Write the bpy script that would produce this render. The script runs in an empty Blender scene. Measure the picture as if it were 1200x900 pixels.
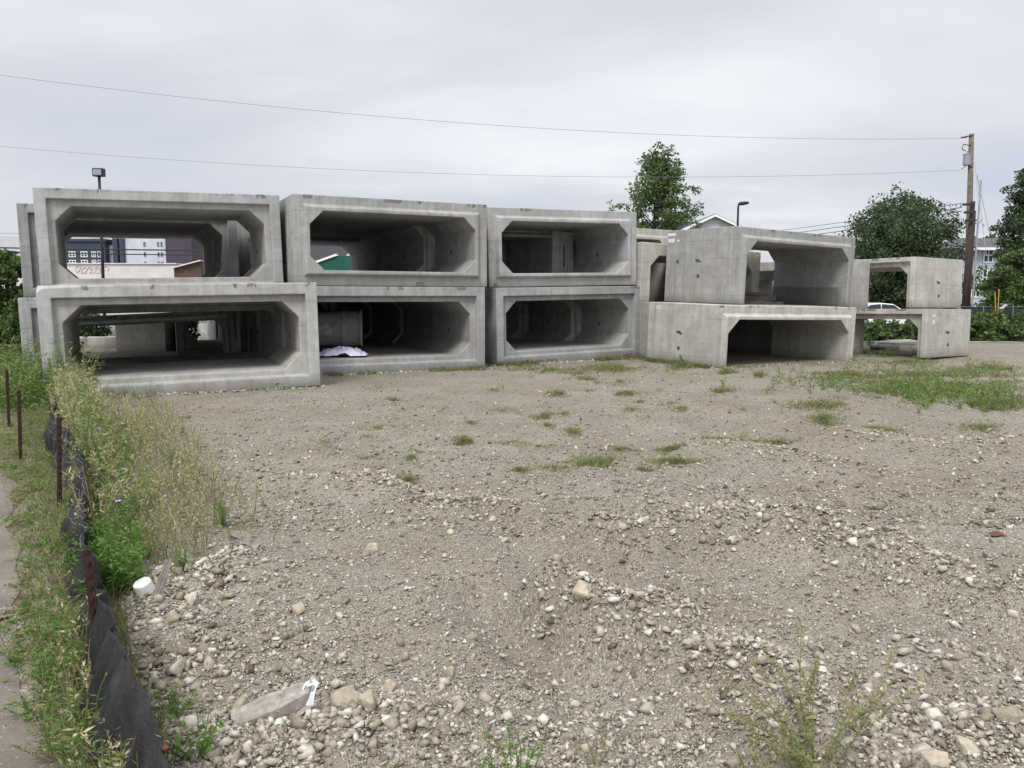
import bpy, bmesh, math, random
import numpy as np
from mathutils import Matrix, Vector
rnd = random.Random(7); rng = np.random.default_rng(11)
S = bpy.context.scene; COL = S.collection
rad = math.radians
# ------------------------------------------------------------------ camera
F, PITCH, EYE = 932.6, rad(6.4), 1.6            # focal length in pixels of a 1200 px wide picture
cam = bpy.data.objects.new('camera', bpy.data.cameras.new('camera')); COL.objects.link(cam)
cam.location = (0, 0, EYE); cam.rotation_euler = (math.pi/2 - PITCH, 0, 0)
cam.data.sensor_width = 36; cam.data.lens = F/1200*36; cam.data.clip_start = .05; cam.data.clip_end = 6000
S.camera = cam
CT, ST = math.cos(PITCH), math.sin(PITCH)
def ray(px, py):
    a, b = (px-600)/F, (450-py)/F
    return Vector((a, CT + b*ST, -ST + b*CT))
def at(px, py, Y):                               # a place Y metres ahead
    r = ray(px, py); k = Y/r.y
    return Vector((r.x*k, Y, EYE + r.z*k))
def g(px, py, z=0):                              # a place on the ground
    r = ray(px, py); k = (z-EYE)/r.z
    return Vector((r.x*k, r.y*k, z))
def gN(px, py):
    px = np.asarray(px, float); py = np.asarray(py, float)
    a = (px-600)/F; b = (450-py)/F
    k = -EYE/(-ST + b*CT)
    return a*k, (CT+b*ST)*k
# ------------------------------------------------------------------ tags
def tag(o, label=None, cat=None, group=None, kind=None):
    if label: o['label'] = label
    if cat: o['category'] = cat
    if group: o['group'] = group
    if kind: o['kind'] = kind
    return o
def link(name, me, mat=None, parent=None, loc=None):
    o = bpy.data.objects.new(name, me); COL.objects.link(o)
    if mat is not None:
        for m in (mat if isinstance(mat, (list, tuple)) else [mat]): me.materials.append(m)
    if parent: o.parent = parent
    if loc is not None: o.location = loc
    return o
def empty(name, loc, label, cat, group=None, rz=0):
    o = bpy.data.objects.new(name, None); COL.objects.link(o); o.empty_display_size = .2
    o.location = loc; o.rotation_euler = (0, 0, rz)
    return tag(o, label, cat, group)
# ------------------------------------------------------------------ mesh helpers
def np_mesh(name, V, Fc, mat, attrs=None, smooth=False, parent=None):
    V = np.asarray(V, np.float32); Fc = np.asarray(Fc, np.int32); n = Fc.shape[1]
    me = bpy.data.meshes.new(name)
    me.vertices.add(len(V)); me.vertices.foreach_set('co', V.ravel())
    me.loops.add(Fc.size); me.loops.foreach_set('vertex_index', Fc.ravel())
    me.polygons.add(len(Fc)); me.polygons.foreach_set('loop_start', np.arange(0, Fc.size, n, dtype=np.int32))
    try: me.polygons.foreach_set('loop_total', np.full(len(Fc), n, np.int32))
    except Exception: pass
    me.update(calc_edges=True)
    if smooth: me.polygons.foreach_set('use_smooth', np.ones(len(Fc), bool))
    for k, a in (attrs or {}).items():
        at_ = me.attributes.new(k, 'FLOAT', 'POINT'); at_.data.foreach_set('value', np.asarray(a, np.float32))
    return link(name, me, mat, parent)
def bm_obj(name, bm, mat, parent=None, smooth=False, bevel=0):
    bmesh.ops.recalc_face_normals(bm, faces=bm.faces[:])
    me = bpy.data.meshes.new(name); bm.to_mesh(me); bm.free()
    if smooth:
        for p in me.polygons: p.use_smooth = True
    o = link(name, me, mat, parent)
    if bevel:
        md = o.modifiers.new('edge', 'BEVEL'); md.width = bevel; md.segments = 2; md.limit_method = 'ANGLE'; md.angle_limit = rad(25)
    return o
def box(bm, x0, x1, y0, y1, z0, z1, M=None):
    vs = [bm.verts.new((x, y, z)) for x in (x0, x1) for y in (y0, y1) for z in (z0, z1)]
    for f in ((0,1,3,2),(4,6,7,5),(0,4,5,1),(2,3,7,6),(0,2,6,4),(1,5,7,3)): bm.faces.new([vs[i] for i in f])
    if M is not None: bmesh.ops.transform(bm, matrix=M, verts=vs)
    return vs
def tube(bm, pts, radii, n=8, cap=True):
    pts = [Vector(p) for p in pts]; rings = []
    if not isinstance(radii, (list, tuple)): radii = [radii]*len(pts)
    for i, p in enumerate(pts):
        d = (pts[min(i+1, len(pts)-1)] - pts[max(i-1, 0)]).normalized()
        a = d.orthogonal().normalized() if i == 0 else (a - d*a.dot(d)).normalized()
        b = d.cross(a)
        rings.append([bm.verts.new(p + (a*math.cos(t)+b*math.sin(t))*radii[i]) for t in [2*math.pi*k/n for k in range(n)]])
    for r0, r1 in zip(rings, rings[1:]):
        for k in range(n): bm.faces.new((r0[k], r0[(k+1)%n], r1[(k+1)%n], r1[k]))
    if cap: bm.faces.new(rings[0][::-1]); bm.faces.new(rings[-1])
def prism(bm, poly, ext, M=None):                # polygon in XZ, extruded along y from 0 to ext
    a = [bm.verts.new((x, 0, z)) for x, z in poly]; b = [bm.verts.new((x, ext, z)) for x, z in poly]
    n = len(poly); bm.faces.new(a); bm.faces.new(b[::-1])
    for i in range(n): bm.faces.new((a[i], b[i], b[(i+1)%n], a[(i+1)%n]))
    if M is not None: bmesh.ops.transform(bm, matrix=M, verts=a+b)
# ------------------------------------------------------------------ materials
class NT:
    def __init__(s, name, rough=.9):
        s.m = bpy.data.materials.new(name); s.m.use_nodes = True; s.t = s.m.node_tree; s.N = s.t.nodes; s.L = s.t.links
        s.b = s.N['Principled BSDF']; s.b.inputs['Roughness'].default_value = rough
        s.b.inputs['Specular IOR Level'].default_value = .3
    def n(s, ty, ins=None, **kw):
        x = s.N.new(ty)
        for k, v in kw.items(): setattr(x, k, v)
        for k, v in (ins or {}).items():
            if hasattr(v, 'is_output'): s.L.new(v, x.inputs[k])
            else: x.inputs[k].default_value = v
        return x
    def co(s, kind='Object'): return s.n('ShaderNodeTexCoord').outputs[kind]
    def noise(s, v, scale, det=5, rough=.6, out='Fac', dist=0): return s.n('ShaderNodeTexNoise', {'Vector': v, 'Scale': scale, 'Detail': det, 'Roughness': rough, 'Distortion': dist}).outputs[out]
    def map(s, v, sc, loc=(0,0,0)): return s.n('ShaderNodeMapping', {'Vector': v, 'Scale': sc, 'Location': loc}).outputs[0]
    def rng(s, v, a, b, c=0., d=1.): return s.n('ShaderNodeMapRange', {'Value': v, 'From Min': a, 'From Max': b, 'To Min': c, 'To Max': d}).outputs[0]
    def ma(s, op, a, b=0.): return s.n('ShaderNodeMath', {0: a, 1: b}, operation=op).outputs[0]
    def mix(s, f, a, b, bt='MIX'):
        x = s.n('ShaderNodeMix', data_type='RGBA', blend_type=bt)
        for i, v in ((0, f), (6, a), (7, b)):
            if hasattr(v, 'is_output'): s.L.new(v, x.inputs[i])
            else: x.inputs[i].default_value = v if i == 0 else (*v[:3], 1)
        return x.outputs[2]
    def ramp(s, f, stops):
        x = s.n('ShaderNodeValToRGB', {'Fac': f}); e = x.color_ramp.elements
        while len(e) < len(stops): e.new(.5)
        for q, (p, c) in zip(e, stops): q.position = p; q.color = (*c, 1)
        return x.outputs[0]
    def bump(s, h, strength=.3, dist=.02, nrm=None):
        ins = {'Height': h, 'Strength': strength, 'Distance': dist}
        if nrm is not None: ins['Normal'] = nrm
        return s.n('ShaderNodeBump', ins).outputs[0]
    def out(s, col, nrm=None):
        if hasattr(col, 'is_output'): s.L.new(col, s.b.inputs['Base Color'])
        else: s.b.inputs['Base Color'].default_value = (*col, 1)
        if nrm is not None: s.L.new(nrm, s.b.inputs['Normal'])
        return s.m
def plain(name, col, rough=.8, var=.25, scale=6., metal=0, bump=.15):
    k = NT(name, rough); v = k.co(); f = k.noise(v, scale, 6)
    c = k.mix(k.rng(f, .3, .7), [x*(1-var) for x in col], [min(1, x*(1+var)) for x in col])
    k.b.inputs['Metallic'].default_value = metal
    return k.out(c, k.bump(k.noise(v, scale*6, 4), bump, .01))
def concrete(name, base=(.37,.366,.35), wet=False, lines=True):
    k = NT(name, .92); v = k.co(); gen = k.co('Generated')
    oi = k.n('ShaderNodeObjectInfo').outputs['Random']
    v2 = k.n('ShaderNodeVectorMath', {0: v, 1: k.n('ShaderNodeCombineXYZ', {0: k.ma('MULTIPLY', oi, 37.), 1: k.ma('MULTIPLY', oi, 71.), 2: 0.}).outputs[0]}, operation='ADD').outputs[0]
    big = k.noise(v2, 1.1, 6, .65); med = k.noise(v2, 5, 6, .65); fine = k.noise(v2, 38, 4, .6)
    sx_ = k.n('ShaderNodeSeparateXYZ', {0: v}).outputs[2]
    streak = k.noise(k.map(v2, (5.5, 5.5, .35)), 1.6, 5, .7)
    c = k.mix(k.rng(big, .3, .72), [x*.72 for x in base], [x*1.18 for x in base])
    c = k.mix(k.rng(med, .44, .72, 0, .62), c, [base[0]*.70, base[1]*.69, base[2]*.66])
    c = k.mix(k.rng(streak, .47, .7, 0, .85), c, [base[0]*.66, base[1]*.65, base[2]*.62])
    c = k.mix(k.rng(streak, .44, .27, 0, .4), c, [base[0]*1.28, base[1]*1.28, base[2]*1.26])
    run = k.noise(k.map(v2, (3.2, 3.2, .22)), 1.1, 5, .75)
    c = k.mix(k.ma('MULTIPLY', k.rng(run, .57, .7, 0, .38), k.rng(sx_, .2, 1.6)), c, (.19,.155,.115))
    pat = k.noise(k.map(v2, (1, 1, 1.6)), 2.2, 2, .4)
    c = k.mix(k.rng(pat, .56, .6, 0, .22), c, [base[0]*1.3, base[1]*1.3, base[2]*1.3])
    # rust-brown tint in places
    br = k.noise(v2, .8, 4, .6)
    c = k.mix(k.rng(br, .52, .72, 0, .32), c, (.27, .235, .185))
    sx = k.n('ShaderNodeSeparateXYZ', {0: v}); sg = k.n('ShaderNodeSeparateXYZ', {0: gen})
    h = k.ma('MULTIPLY', fine, .35)
    if lines:                                    # formwork board joints
        fr = k.ma('FRACT', k.ma('ADD', k.ma('MULTIPLY', sx.outputs[2], 2.35), k.ma('MULTIPLY', k.noise(v2, .9, 3), .12)))
        ln = k.ma('MULTIPLY', k.rng(k.ma('ABSOLUTE', k.ma('SUBTRACT', fr, .5)), .012, .03, 1, 0), k.rng(med, .38, .6))
        c = k.mix(k.ma('MULTIPLY', ln, .38), c, (.16, .155, .14)); h = k.ma('SUBTRACT', h, k.ma('MULTIPLY', ln, .4))
    c = k.mix(1, c, k.ramp(oi, [(0,(.86,.86,.87)),(.5,(1,.99,.97)),(1,(1.1,1.09,1.06))]), 'MULTIPLY')
    # bug holes
    vo = k.n('ShaderNodeTexVoronoi', {'Vector': v2, 'Scale': 9.}).outputs['Distance']
    hole = k.ma('MULTIPLY', k.rng(vo, .05, .11, 1, 0), k.rng(k.noise(v2, 2.3, 3), .5, .6))
    c = k.mix(k.ma('MULTIPLY', hole, .75), c, (.09, .085, .075)); h = k.ma('SUBTRACT', h, hole)
    # chipped, broken aggregate along the top and bottom edge of the front rim
    ez = k.ma('ABSOLUTE', k.ma('SUBTRACT', sg.outputs[2], .5))
    edge = k.ma('MULTIPLY', k.rng(ez, .44, .495), k.rng(sx.outputs[1], .12, .03))
    edge = k.ma('MULTIPLY', edge, k.rng(k.noise(k.map(v2, (1, 1, .35)), 1.7, 6, .7), .56, .60))
    chip = k.rng(edge, .12, .3)
    c = k.mix(k.ma('MULTIPLY', chip, .85), c, k.mix(k.rng(fine, .4, .6), (.085, .08, .07), (.2, .185, .16))); h = k.ma('SUBTRACT', h, k.ma('MULTIPLY', chip, 1.5))
    # damp foot
    foot = k.ma('MULTIPLY', k.rng(k.ma('ADD', sx.outputs[2], k.ma('MULTIPLY', med, .25)), .14, .36, 1, 0), .62)
    c = k.mix(foot, c, (.12, .115, .09))
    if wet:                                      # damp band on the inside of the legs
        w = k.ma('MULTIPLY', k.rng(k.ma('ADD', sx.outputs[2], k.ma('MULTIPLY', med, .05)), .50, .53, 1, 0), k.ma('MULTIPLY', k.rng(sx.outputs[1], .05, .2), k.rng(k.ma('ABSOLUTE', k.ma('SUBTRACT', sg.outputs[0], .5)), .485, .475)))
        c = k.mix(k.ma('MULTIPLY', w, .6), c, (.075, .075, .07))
    k.L.new(k.rng(med, .3, .7, .82, .97), k.b.inputs['Roughness'])
    return k.out(c, k.bump(k.noise(v2, 11, 8, .7), .22, .03, k.bump(h, .5, .012)))
M_con = concrete('concrete'); M_conw = concrete('concrete_damp', wet=True)
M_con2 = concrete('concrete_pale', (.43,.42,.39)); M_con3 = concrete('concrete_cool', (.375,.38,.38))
def tinted(name, stops, rough=.95, spec=.2, trans=0, bump=None):
    k = NT(name, rough); a = k.n('ShaderNodeAttribute', attribute_name='tint').outputs['Fac']
    c = k.ramp(a, stops); k.b.inputs['Specular IOR Level'].default_value = spec
    nr = None
    if bump:
        v = k.co(); f = k.noise(v, bump, 5, .7); c = k.mix(k.rng(f, .3, .7, 0, 1), k.mix(1, c, (.62,.59,.54), 'MULTIPLY'), c); nr = k.bump(f, .45, .01)
    m = k.out(c, nr)
    if trans:
        tr = k.n('ShaderNodeBsdfTranslucent'); k.L.new(c, tr.inputs[0])
        mx = k.n('ShaderNodeMixShader', {0: trans}); k.L.new(k.b.outputs[0], mx.inputs[1]); k.L.new(tr.outputs[0], mx.inputs[2])
        k.L.new(mx.outputs[0], k.N['Material Output'].inputs[0])
    return m
M_stone = tinted('limestone_gravel', [(0,(.125,.105,.08)),(.3,(.28,.245,.195)),(.65,(.43,.39,.322)),(.9,(.57,.53,.455)),(1,(.66,.635,.57))], bump=60)
M_rock = tinted('limestone_rock', [(0,(.22,.185,.145)),(.5,(.41,.36,.285)),(1,(.56,.51,.42))], bump=34)
M_leafd = tinted('leaf_dark', [(0,(.034,.05,.026)),(.5,(.064,.10,.043)),(1,(.12,.165,.072))], .6, .3, .25)
M_leafm = tinted('leaf_mid', [(0,(.048,.07,.026)),(.5,(.095,.145,.046)),(1,(.17,.23,.08))], .6, .3, .3)
M_weed = tinted('weed_green', [(0,(.31,.25,.15)),(.25,(.26,.26,.115)),(.5,(.155,.225,.062)),(.8,(.10,.19,.042)),(1,(.15,.26,.06))], .7, .2, .3)
M_straw = tinted('weed_straw', [(0,(.20,.15,.085)),(.4,(.32,.285,.145)),(.7,(.44,.42,.22)),(1,(.55,.53,.34))], .8, .2, .3)
M_grass = tinted('grass_green', [(0,(.33,.285,.16)),(.35,(.21,.215,.095)),(.7,(.125,.165,.055)),(1,(.16,.21,.075))], .7, .2, .3)
M_flower = plain('flower_blue', (.33,.32,.62), .7, .15)
M_bark = plain('bark', (.075,.06,.045), .95, .4, 9)
M_wood = plain('weathered_wood', (.135,.118,.095), .9, .35, 5)
M_woodd = plain('creosoted_wood', (.045,.034,.03), .9, .35, 5)
M_stake = plain('grey_split_wood', (.22,.195,.175), .9, .4, 14)
M_rust = plain('rusty_steel', (.030,.013,.010), .75, .5, 22)
M_dark = plain('dark_painted_metal', (.025,.023,.024), .5, .2)
M_hole = plain('hole_mortar_dark', (.075,.072,.066), .95, .4, 30)
M_label = plain('white_label', (.62,.62,.62), .6, .04)
M_ink = plain('grey_ink', (.12,.13,.15), .6, .1)
M_white = plain('white_plastic', (.78,.78,.75), .45, .08, 9)
M_orange = plain('orange_plastic', (.38,.135,.06), .6, .2)
M_galv = plain('galvanised_metal', (.34,.36,.38), .45, .2, 5, .5)
M_trafo = plain('transformer_grey', (.24,.26,.30), .5, .12)
M_wire = plain('wire_grey', (.22,.22,.23), .6, .1)
M_wired = plain('cable_black', (.02,.02,.022), .6, .1)
M_cloth = plain('lilac_white_cloth', (.60,.58,.70), .85, .2, 9)
M_yellow = plain('yellow_paint', (.42,.26,.05), .5, .15)
M_carw = plain('white_car_paint', (.72,.73,.74), .25, .03)
M_glass = plain('dark_glass', (.025,.03,.035), .08, .1)
M_tyre = plain('tyre_rubber', (.02,.02,.02), .85, .2)
M_lamp = plain('tail_lamp_red', (.3,.02,.02), .3, .1)
def siding(name, col, pitch, vert=False, d=.4):
    k = NT(name, .75); v = k.co(); s = k.n('ShaderNodeSeparateXYZ', {0: v})
    fr = k.ma('FRACT', k.ma('MULTIPLY', s.outputs[0 if vert else 2], 1/pitch))
    c = k.mix(k.rng(k.noise(v, .7, 5), .3, .7), [x*.88 for x in col], [x*1.08 for x in col])
    c = k.mix(k.rng(fr, 0, .12, d, 0), c, [x*.45 for x in col])
    return k.out(c, k.bump(fr, .3, .03))
M_navy = siding('navy_cladding', (.045,.055,.085), .3); M_pale = siding('pale_cladding', (.50,.52,.57), .35)
M_maroon = siding('dark_purple_brick', (.06,.052,.075), .12); M_blue = siding('pale_blue_siding', (.44,.50,.58), .22)
M_offw = siding('off_white_siding', (.50,.50,.52), .2); M_wall = siding('painted_block_wall', (.60,.575,.56), .6, d=.1)
M_brownb = siding('brown_boards', (.09,.06,.045), .2); M_greenroof = siding('green_ribbed_metal', (.012,.085,.06), .45, True, .35)
M_shingle = siding('grey_shingles', (.085,.085,.09), .18); M_trim = plain('white_trim', (.72,.72,.72), .6, .05)
M_graf = plain('red_spray_paint', (.56,.45,.44), .8, .3)
# --------------------------------------------------------------- world, sun
SUN_AZ, SUN_EL = rad(200), rad(52)               # compass bearing from +Y, clockwise
sd = Vector((math.sin(SUN_AZ)*math.cos(SUN_EL), math.cos(SUN_AZ)*math.cos(SUN_EL), math.sin(SUN_EL)))
W = bpy.data.worlds.new('World'); S.world = W; W.use_nodes = True
t = W.node_tree; N = t.nodes; L = t.links; bg = N['Background']
sky = N.new('ShaderNodeTexSky'); sky.sky_type = 'NISHITA'; sky.sun_disc = False; sky.sun_elevation = SUN_EL; sky.sun_rotation = SUN_AZ
L.new(sky.outputs[0], bg.inputs[0]); bg.inputs[1].default_value = .07
def wn(ty, ins=None, **kw):
    x = N.new(ty)
    for k_, v_ in kw.items(): setattr(x, k_, v_)
    for k_, v_ in (ins or {}).items():
        if hasattr(v_, 'is_output'): L.new(v_, x.inputs[k_])
        else: x.inputs[k_].default_value = v_
    return x
tc = wn('ShaderNodeTexCoord').outputs['Generated']
sep = wn('ShaderNodeSeparateXYZ', {0: tc})
# cloud sheet: project the direction on a flat layer so that the bands stretch towards the horizon
zz = wn('ShaderNodeMath', {0: sep.outputs[2], 1: .16}, operation='ADD').outputs[0]
pl = wn('ShaderNodeCombineXYZ', {0: wn('ShaderNodeMath', {0: sep.outputs[0], 1: zz}, operation='DIVIDE').outputs[0], 1: wn('ShaderNodeMath', {0: sep.outputs[1], 1: zz}, operation='DIVIDE').outputs[0], 2: 0.}).outputs[0]
mp = wn('ShaderNodeMapping', {'Vector': pl, 'Rotation': (0, 0, rad(28)), 'Scale': (.55, 1.0, 1), 'Location': (3.1, 1.7, 0)}).outputs[0]
nz = wn('ShaderNodeTexNoise', {'Vector': mp, 'Scale': .75, 'Detail': 6., 'Roughness': .5, 'Distortion': .5}).outputs['Fac']
cr = wn('ShaderNodeValToRGB', {'Fac': nz})
for q, (p, c) in zip([cr.color_ramp.elements[0], cr.color_ramp.elements[1], cr.color_ramp.elements.new(.5)], [(.33, (.49,.52,.60)), (.67, (.65,.63,.62)), (.5, (.565,.58,.625))]):
    q.position = p; q.color = (*c, 1)
# a thicker, brighter veil towards the zenith and round the hidden sun
el = wn('ShaderNodeMapRange', {'Value': sep.outputs[2], 'From Min': .44, 'From Max': .9, 'To Min': 1., 'To Max': 1.75}).outputs[0]
dt = wn('ShaderNodeVectorMath', {0: tc, 1: tuple(sd)}, operation='DOT_PRODUCT').outputs['Value']
gl = wn('ShaderNodeMapRange', {'Value': dt, 'From Min': .1, 'From Max': 1., 'To Min': 0., 'To Max': .9}).outputs[0]
mul = wn('ShaderNodeMath', {0: el, 1: gl}, operation='ADD').outputs[0]
bg2 = wn('ShaderNodeBackground', {'Color': cr.outputs[0], 'Strength': mul})
mx = wn('ShaderNodeMixShader', {0: .93}); L.new(bg.outputs[0], mx.inputs[1]); L.new(bg2.outputs[0], mx.inputs[2])
L.new(mx.outputs[0], N['World Output'].inputs[0])
sl = bpy.data.lights.new('sun', 'SUN'); sl.energy = 2.1; sl.angle = rad(20); sl.color = (1, .965, .91)
so = bpy.data.objects.new('sun', sl); COL.objects.link(so); so.rotation_euler = (-sd).to_track_quat('-Z', 'Y').to_euler()
S.view_settings.view_transform = 'Standard'; S.view_settings.look = 'None'; S.view_settings.gamma = 1; S.view_settings.exposure = .37
S.render.engine = 'CYCLES'
S.cycles.max_bounces = 6; S.cycles.diffuse_bounces = 1
# ------------------------------------------------------------------ ground
def fbm(x, y, f0, n, seed):
    r = np.random.default_rng(seed); s = 0
    for i in range(n):
        a = r.uniform(0, 2*np.pi); p = r.uniform(0, 6.28); f = f0*r.uniform(.6, 1.6)*(1.35**i)
        s = s + np.sin((x*np.cos(a)+y*np.sin(a))*f + p + 1.3*np.sin((x*np.sin(a)-y*np.cos(a))*f*.7+p*2))/(1.18**i)
    return s/n
RIDGE = []                                        # polylines on the lot: (pixels, height, width, stone density)
for pts, h, w, d in (
    ([(648,706),(720,742),(800,765),(880,800),(930,850)], .2, .19, 900), ([(700,640),(860,620),(960,640),(1080,682),(1200,722)], .18, .22, 760),
    ([(430,560),(520,588),(600,600)], .06, .2, 300), ([(300,560),(380,562),(430,572)], .05, .2, 220), ([(820,520),(900,530),(990,548)], .07, .3, 140), ([(1000,510),(1100,530),(1200,520)], .08, .4, 120),
    ([(230,890),(300,868),(400,870),(470,845)], .08, .24, 1200), ([(1000,905),(1090,870),(1200,860)], .07, .22, 800), ([(170,740),(200,690),(280,660)], .06, .26, 1000), ([(180,800),(260,760)], .04, .3, 900), ([(480,880),(560,850)], .03, .2, 420), ([(980,800),(1080,770),(1200,790)], .03, .25, 240)):
    x, y = gN([p[0] for p in pts], [p[1] for p in pts]); RIDGE.append((np.stack([x, y], 1), h, w, d))
for pts, h, w in (([(560,690),(680,790),(800,900)], -.05, .13), ([(700,600),(900,690),(1150,830)], -.05, .14), ([(480,560),(640,640),(760,720)], -.035, .16), ([(820,590),(1000,625),(1200,690)], -.05, .2), ([(420,520),(700,540),(1000,590)], -.03, .3)):
    x, y = gN([p[0] for p in pts], [p[1] for p in pts]); RIDGE.append((np.stack([x, y], 1), h, w, 0))
def pdist(x, y, P):
    best = np.full(np.shape(x), 1e9)
    for a, b in zip(P[:-1], P[1:]):
        d = b-a; u = np.clip(((x-a[0])*d[0]+(y-a[1])*d[1])/(d@d), 0, 1)
        best = np.minimum(best, np.hypot(x-a[0]-u*d[0], y-a[1]-u*d[1]))
    return best
def gz(x, y):
    x = np.asarray(x, float); y = np.asarray(y, float)
    z = .022*fbm(x, y, 1.1, 6, 3) + .009*fbm(x, y, 5.5, 6, 4)
    for P, h, w, d in RIDGE:
        D = pdist(x, y, P); z = z + h*np.exp(-(D/w)**2)*(1+.5*fbm(x, y, 7, 4, 9)) - .35*h*np.exp(-((D-2.1*w)/w)**2)
    z = z*np.clip((17-y)/5, .15, 1)
    z = z - .3*np.clip((y-30)/10, 0, 1)            # the street beyond lies a little lower
    return z
def gz1(x, y): return float(gz(np.array([x]), np.array([y]))[0])
ys = [-6.]; 
while ys[-1] < 30: ys.append(ys[-1] + max(.035, .012*max(ys[-1], 0)) if ys[-1] >= 1.5 else ys[-1]+.25)
while ys[-1] < 3000: ys.append(ys[-1]*1.12)
xs = [0.]
while xs[-1] < 14: xs.append(xs[-1] + (.05 if xs[-1] < 3.2 else .1))
while xs[-1] < 2600: xs.append(xs[-1]*1.16)
xs = np.array(xs); xs = np.concatenate([-xs[:0:-1], xs]); ys = np.array(ys)
X, Y = np.meshgrid(xs, ys); Z = gz(X, Y) + .006*rng.standard_normal(X.shape)*(Y < 20)
nx, ny = len(xs), len(ys); idx = np.arange(nx*ny).reshape(ny, nx)
Q = np.stack([idx[:-1,:-1], idx[:-1,1:], idx[1:,1:], idx[1:,:-1]], -1).reshape(-1, 4)
k = NT('gravel_lot', .95); v = k.co()
def cells(sc, seed, rnd_=1.):
    vo = k.n('ShaderNodeTexVoronoi', {'Vector': k.map(v, (1, 1, .4), (seed, seed*2, 0)), 'Scale': sc, 'Randomness': rnd_}); cc = k.n('ShaderNodeSeparateColor', {0: vo.outputs['Color']})
    return vo.outputs['Distance'], cc.outputs[0]
d1, r1 = cells(46, 0); d2, r2 = cells(95, 3); d3, r3 = cells(24, 6)
big = k.noise(v, .35, 5, .6); med = k.noise(v, 1.5, 6, .65); fin = k.noise(v, 130, 4, .7)
dirt = k.mix(k.rng(med, .3, .7), (.105,.089,.066), (.255,.222,.172))
dirt = k.mix(k.rng(fin, .35, .65, 0, .6), dirt, (.30,.262,.21))
peb = k.ramp(r1, [(0,(.155,.133,.105)),(.3,(.33,.298,.245)),(.7,(.47,.432,.365)),(1,(.62,.585,.51))])
peb2 = k.ramp(r2, [(0,(.135,.115,.09)),(.5,(.34,.305,.248)),(1,(.60,.565,.49))])
f1 = k.ma('MULTIPLY', k.rng(d1, .42, .34), k.rng(k.ma('ADD', r3, k.ma('MULTIPLY', med, 1.2)), .5, .95))
f2 = k.ma('MULTIPLY', k.rng(d2, .5, .38), k.rng(k.ma('ADD', r1, med), .35, .75))
c = k.mix(f2, dirt, peb2); c = k.mix(f1, c, peb)
c = k.mix(k.rng(k.ma('ADD', k.ma('MULTIPLY', big, .6), k.ma('MULTIPLY', k.noise(v, 1.1, 5, .65), .4)), .46, .62, 0, .8), c, k.mix(.58, c, (.185,.14,.098)))
c = k.mix(k.rng(k.noise(v, .9, 4), .54, .7, 0, .4), c, (.37,.345,.30))
hh = k.ma('ADD', k.ma('MULTIPLY', f1, k.rng(d1, .4, 0)), k.ma('MULTIPLY', f2, k.ma('MULTIPLY', k.rng(d2, .45, 0), .5)))
M_lot = k.out(c, k.bump(k.noise(v, 9, 6, .7), .7, .05, k.bump(hh, 1.0, .02)))
ground = np_mesh('ground', np.stack([X.ravel(), Y.ravel(), Z.ravel()], 1), Q, M_lot, smooth=True); tag(ground, kind='structure')
# fence line x = FX(y); dirt path on its near side
def FX(y): return .26 - .605*y + .06*math.sin(y*1.3)
def sheet(name, quad_rows, mat, off=.006, sub=None):
    rows = np.array(quad_rows); n, m = rows.shape[:2]
    i_ = np.arange(n*m).reshape(n, m); q = np.stack([i_[:-1,:-1], i_[:-1,1:], i_[1:,1:], i_[1:,:-1]], -1).reshape(-1, 4)
    V = rows.reshape(-1, 2); z = gz(V[:,0], V[:,1]) + off
    return np_mesh(name, np.column_stack([V, z]), q, mat, smooth=True)
k = NT('path_dirt', .95); v = k.co()
c = k.mix(k.rng(k.noise(v, 2.2, 6, .65), .3, .7), (.135,.115,.093), (.21,.182,.15))
vo = k.n('ShaderNodeTexVoronoi', {'Vector': v, 'Scale': 70.}); cc = k.n('ShaderNodeSeparateColor', {0: vo.outputs['Color']}).outputs[0]
c = k.mix(k.ma('MULTIPLY', k.ma('MULTIPLY', k.rng(vo.outputs['Distance'], .4, .2), k.rng(cc, .72, .9)), .6), c, k.ramp(cc, [(.5,(.14,.12,.1)),(.8,(.33,.29,.25)),(1,(.45,.42,.38))]))
M_path = k.out(c, k.bump(k.noise(v, 60, 6, .7), .6, .012, k.bump(k.noise(v, 6, 4), .5, .03)))
yy = np.concatenate([np.arange(-4, 24, .12)])
PE = lambda y: FX(y) - .12 - .07*y + .05*math.sin(3.1*y) + .03*math.sin(7.7*y+1)
path = sheet('path', [[(PE(y)-2.4*(1-u)*(1+.01*y), y) for u in np.linspace(0, 1, 22)] for y in yy], M_path, .008); tag(path, kind='structure')
k = NT('verge_soil', .95); v = k.co()
c = k.mix(k.rng(k.noise(v, 3, 6, .65), .3, .7), (.06,.05,.03), (.17,.14,.09)); c = k.mix(k.rng(k.noise(v, 24, 5), .5, .65, 0, .6), c, (.24,.20,.13))
M_soil = k.out(c, k.bump(k.noise(v, 30, 6, .7), .8, .03))
def WR(y): return np.interp(y, [1, 3, 4.2, 5.2, 6.5, 8, 9.6, 12, 16], [-.25, -1.25, -2.0, -2.6, -3.22, -3.98, -4.9, -6.4, -9.5])   # right limit of the weeds
soil = sheet('soil', [[(PE(y)-.02+(WR(y)-.75-PE(y)+.1*math.sin(5*y)+.06*math.sin(13*y))*u, y) for u in np.linspace(0, 1, 16)] for y in yy if 2.6 < y < 15], M_soil, .004); tag(soil, kind='structure')
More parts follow.
